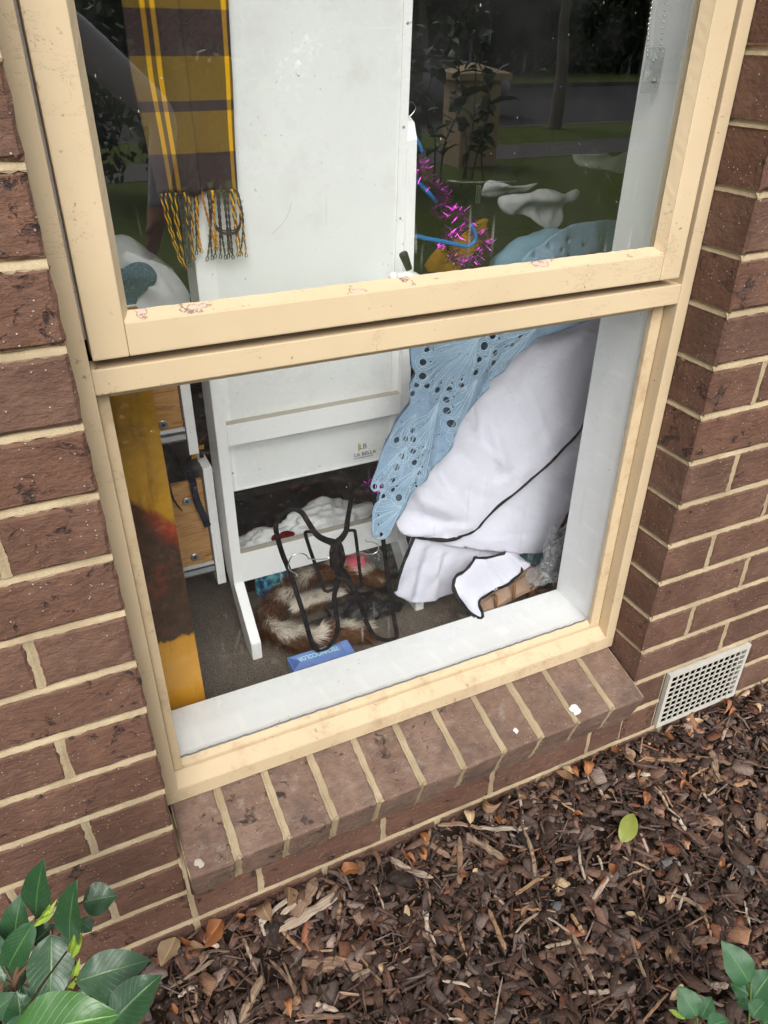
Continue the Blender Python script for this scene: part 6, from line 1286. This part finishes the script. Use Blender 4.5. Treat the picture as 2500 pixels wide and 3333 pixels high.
for q in range(260):
    b = rg.choice(tipsr) + Vector((0, 0, 0)); t = b + Vector((rg.gauss(0, .1), rg.gauss(0, .1), rg.gauss(.01, .06))); place_leaf('leaf', b, t, rg.uniform(.07, .12), MAT['foliage'], rb, Vector((rg.uniform(-1, 1), rg.uniform(-1, 1), 1)), .08, .15, 700 + q)

# ------------------------------------------------------------------ the photographer, only seen as a faint reflection
def skin_body(name, nodes, links, root, mat, parent, sub=2):
    me = bpy.data.meshes.new(name); names = list(nodes); me.from_pydata([nodes[k_][0] for k_ in names], [(names.index(a), names.index(b)) for a, b in links], []); me.update()
    o = obj(name, me, mat, parent); md = o.modifiers.new('skin', 'SKIN'); md.use_smooth_shade = True
    for i, k_ in enumerate(names):
        r = nodes[k_][1]; sv = me.skin_vertices[0].data[i]; sv.radius = r if isinstance(r, tuple) else (r, r); sv.use_root = (k_ == root)
    s_ = o.modifiers.new('sub', 'SUBSURF'); s_.levels = sub; s_.render_levels = sub
    return o
per = empty('person', (-.02, -1.3, -.05), label='person in a grey sweater and dark trousers standing in front of the window', cat='person')
N = {'pelvis': ((-.02, -1.28, .88), (.16, .11)), 'waist': ((-.02, -1.27, 1.02), (.14, .10)), 'chest': ((-.02, -1.22, 1.22), (.16, .11)), 'base': ((-.02, -1.18, 1.36), (.10, .08)), 'neck': ((-.02, -1.14, 1.43), (.055, .055)), 'chin': ((-.02, -1.10, 1.48), (.065, .075)), 'head': ((-.02, -1.10, 1.56), (.075, .09)), 'crown': ((-.02, -1.12, 1.635), (.055, .065)),
     'shR': ((.16, -1.18, 1.34), .062), 'elR': ((.41, -1.12, 1.10), .048), 'wrR': ((.34, -1.02, .89), .030), 'haR': ((.32, -.985, .84), (.018, .036)),
     'shL': ((-.20, -1.18, 1.34), .062), 'elL': ((-.45, -1.12, 1.10), .048), 'wrL': ((-.38, -1.02, .89), .030), 'haL': ((-.36, -.985, .84), (.018, .036)),
     'hipR': ((.08, -1.29, .82), .095), 'knR': ((.10, -1.26, .46), .065), 'anR': ((.10, -1.32, .04), .045), 'toR': ((.11, -1.16, -.02), .038), 'hipL': ((-.12, -1.29, .82), .095), 'knL': ((-.13, -1.26, .46), .065), 'anL': ((-.13, -1.32, .04), .045), 'toL': ((-.14, -1.16, -.02), .038)}
LK = [('pelvis', 'waist'), ('waist', 'chest'), ('chest', 'base'), ('base', 'neck'), ('neck', 'chin'), ('chin', 'head'), ('head', 'crown'), ('base', 'shR'), ('shR', 'elR'), ('elR', 'wrR'), ('wrR', 'haR'), ('base', 'shL'), ('shL', 'elL'), ('elL', 'wrL'), ('wrL', 'haL'), ('pelvis', 'hipR'), ('hipR', 'knR'), ('knR', 'anR'), ('anR', 'toR'), ('pelvis', 'hipL'), ('hipL', 'knL'), ('knL', 'anL'), ('anL', 'toL')]
for sd_, w_, d in (('R', Vector((.32, -.985, .84)), Vector((-.3, .45, -.8)).normalized()), ('L', Vector((-.36, -.985, .84)), Vector((.3, .45, -.8)).normalized())):
    sidev = d.cross(Vector((0, 0, 1))).normalized(); upn = sidev.cross(d)
    for f in range(4):
        b = w_ + d * .035 + upn * (.024 - .016 * f); L = (.07, .078, .072, .058)[f]
        for j, (t, dr) in enumerate(((.0, 0), (.5, .004), (1.0, .018))): N['f%s%d%d' % (sd_, f, j)] = (tuple(b + d * L * t - sidev * dr * (1 if sd_ == 'R' else -1)), .0088 - .001 * j)
        LK += [('ha' + sd_, 'f%s%d0' % (sd_, f)), ('f%s%d0' % (sd_, f), 'f%s%d1' % (sd_, f)), ('f%s%d1' % (sd_, f), 'f%s%d2' % (sd_, f))]
    tb = w_ + upn * .03; N['t%s0' % sd_] = (tuple(tb + d * .015), .010); N['t%s1' % sd_] = (tuple(tb + d * .045 + upn * .02), .009); LK += [('ha' + sd_, 't%s0' % sd_), ('t%s0' % sd_, 't%s1' % sd_)]
k = NB('person_skin_and_clothes', .9, .1); _p = k.coord(); _x, _y, _z = k.sep(_p)
trous = k.mask(_z, .90, .88); fwdm = k.math('MULTIPLY', k.math('GREATER_THAN', _y, -1.01), k.math('MAXIMUM', k.math('GREATER_THAN', _y, -.91), k.math('LESS_THAN', _z, .885))); hd = k.math('GREATER_THAN', _z, 1.425)
c_ = k.mix(trous, (.55, .56, .61, 1), (.02, .022, .03, 1)); c_ = k.mix(k.math('MAXIMUM', fwdm, hd), c_, (.45, .27, .19, 1)); c_ = k.mix(k.math('LESS_THAN', _z, .03), c_, (.03, .03, .03, 1)); k.col(c_); k.bump(k.noise(_p, 25, 4), .3, .01)
skin_body('body', N, LK, 'pelvis', k.m, per)
bm = bmesh.new(); lump(bm, (-.02, -1.135, 1.60), (.088, .098, .085), 5, .12, 3)
obj('hair', bm_mesh('hair', bm, True), plain('brown_hair', (.03, .018, .012), .7, .2, bump=(120, .8)), per)
bm = bmesh.new()
for x in (-.05, .01): lump(bm, (x, -1.022, 1.565), (.013, .008, .008), 1, .0, 2)
obj('eyes', bm_mesh('eyes', bm, True), MAT['ceramic'], per)
bm = bmesh.new(); lump(bm, (-.02, -1.012, 1.535), (.012, .018, .022), 2, .0, 2); obj('nose', bm_mesh('nose', bm, True), plain('nose_skin', (.45, .27, .19), .7, .2), per)
bm = bmesh.new(); lump(bm, (-.02, -1.022, 1.495), (.022, .008, .006), 2, .0, 2); obj('mouth', bm_mesh('mouth', bm, True), plain('lips', (.4, .16, .13), .6, .2), per)
per.location = (.02, -1.65, -.05)      # a step back from the lens, arms at the sides
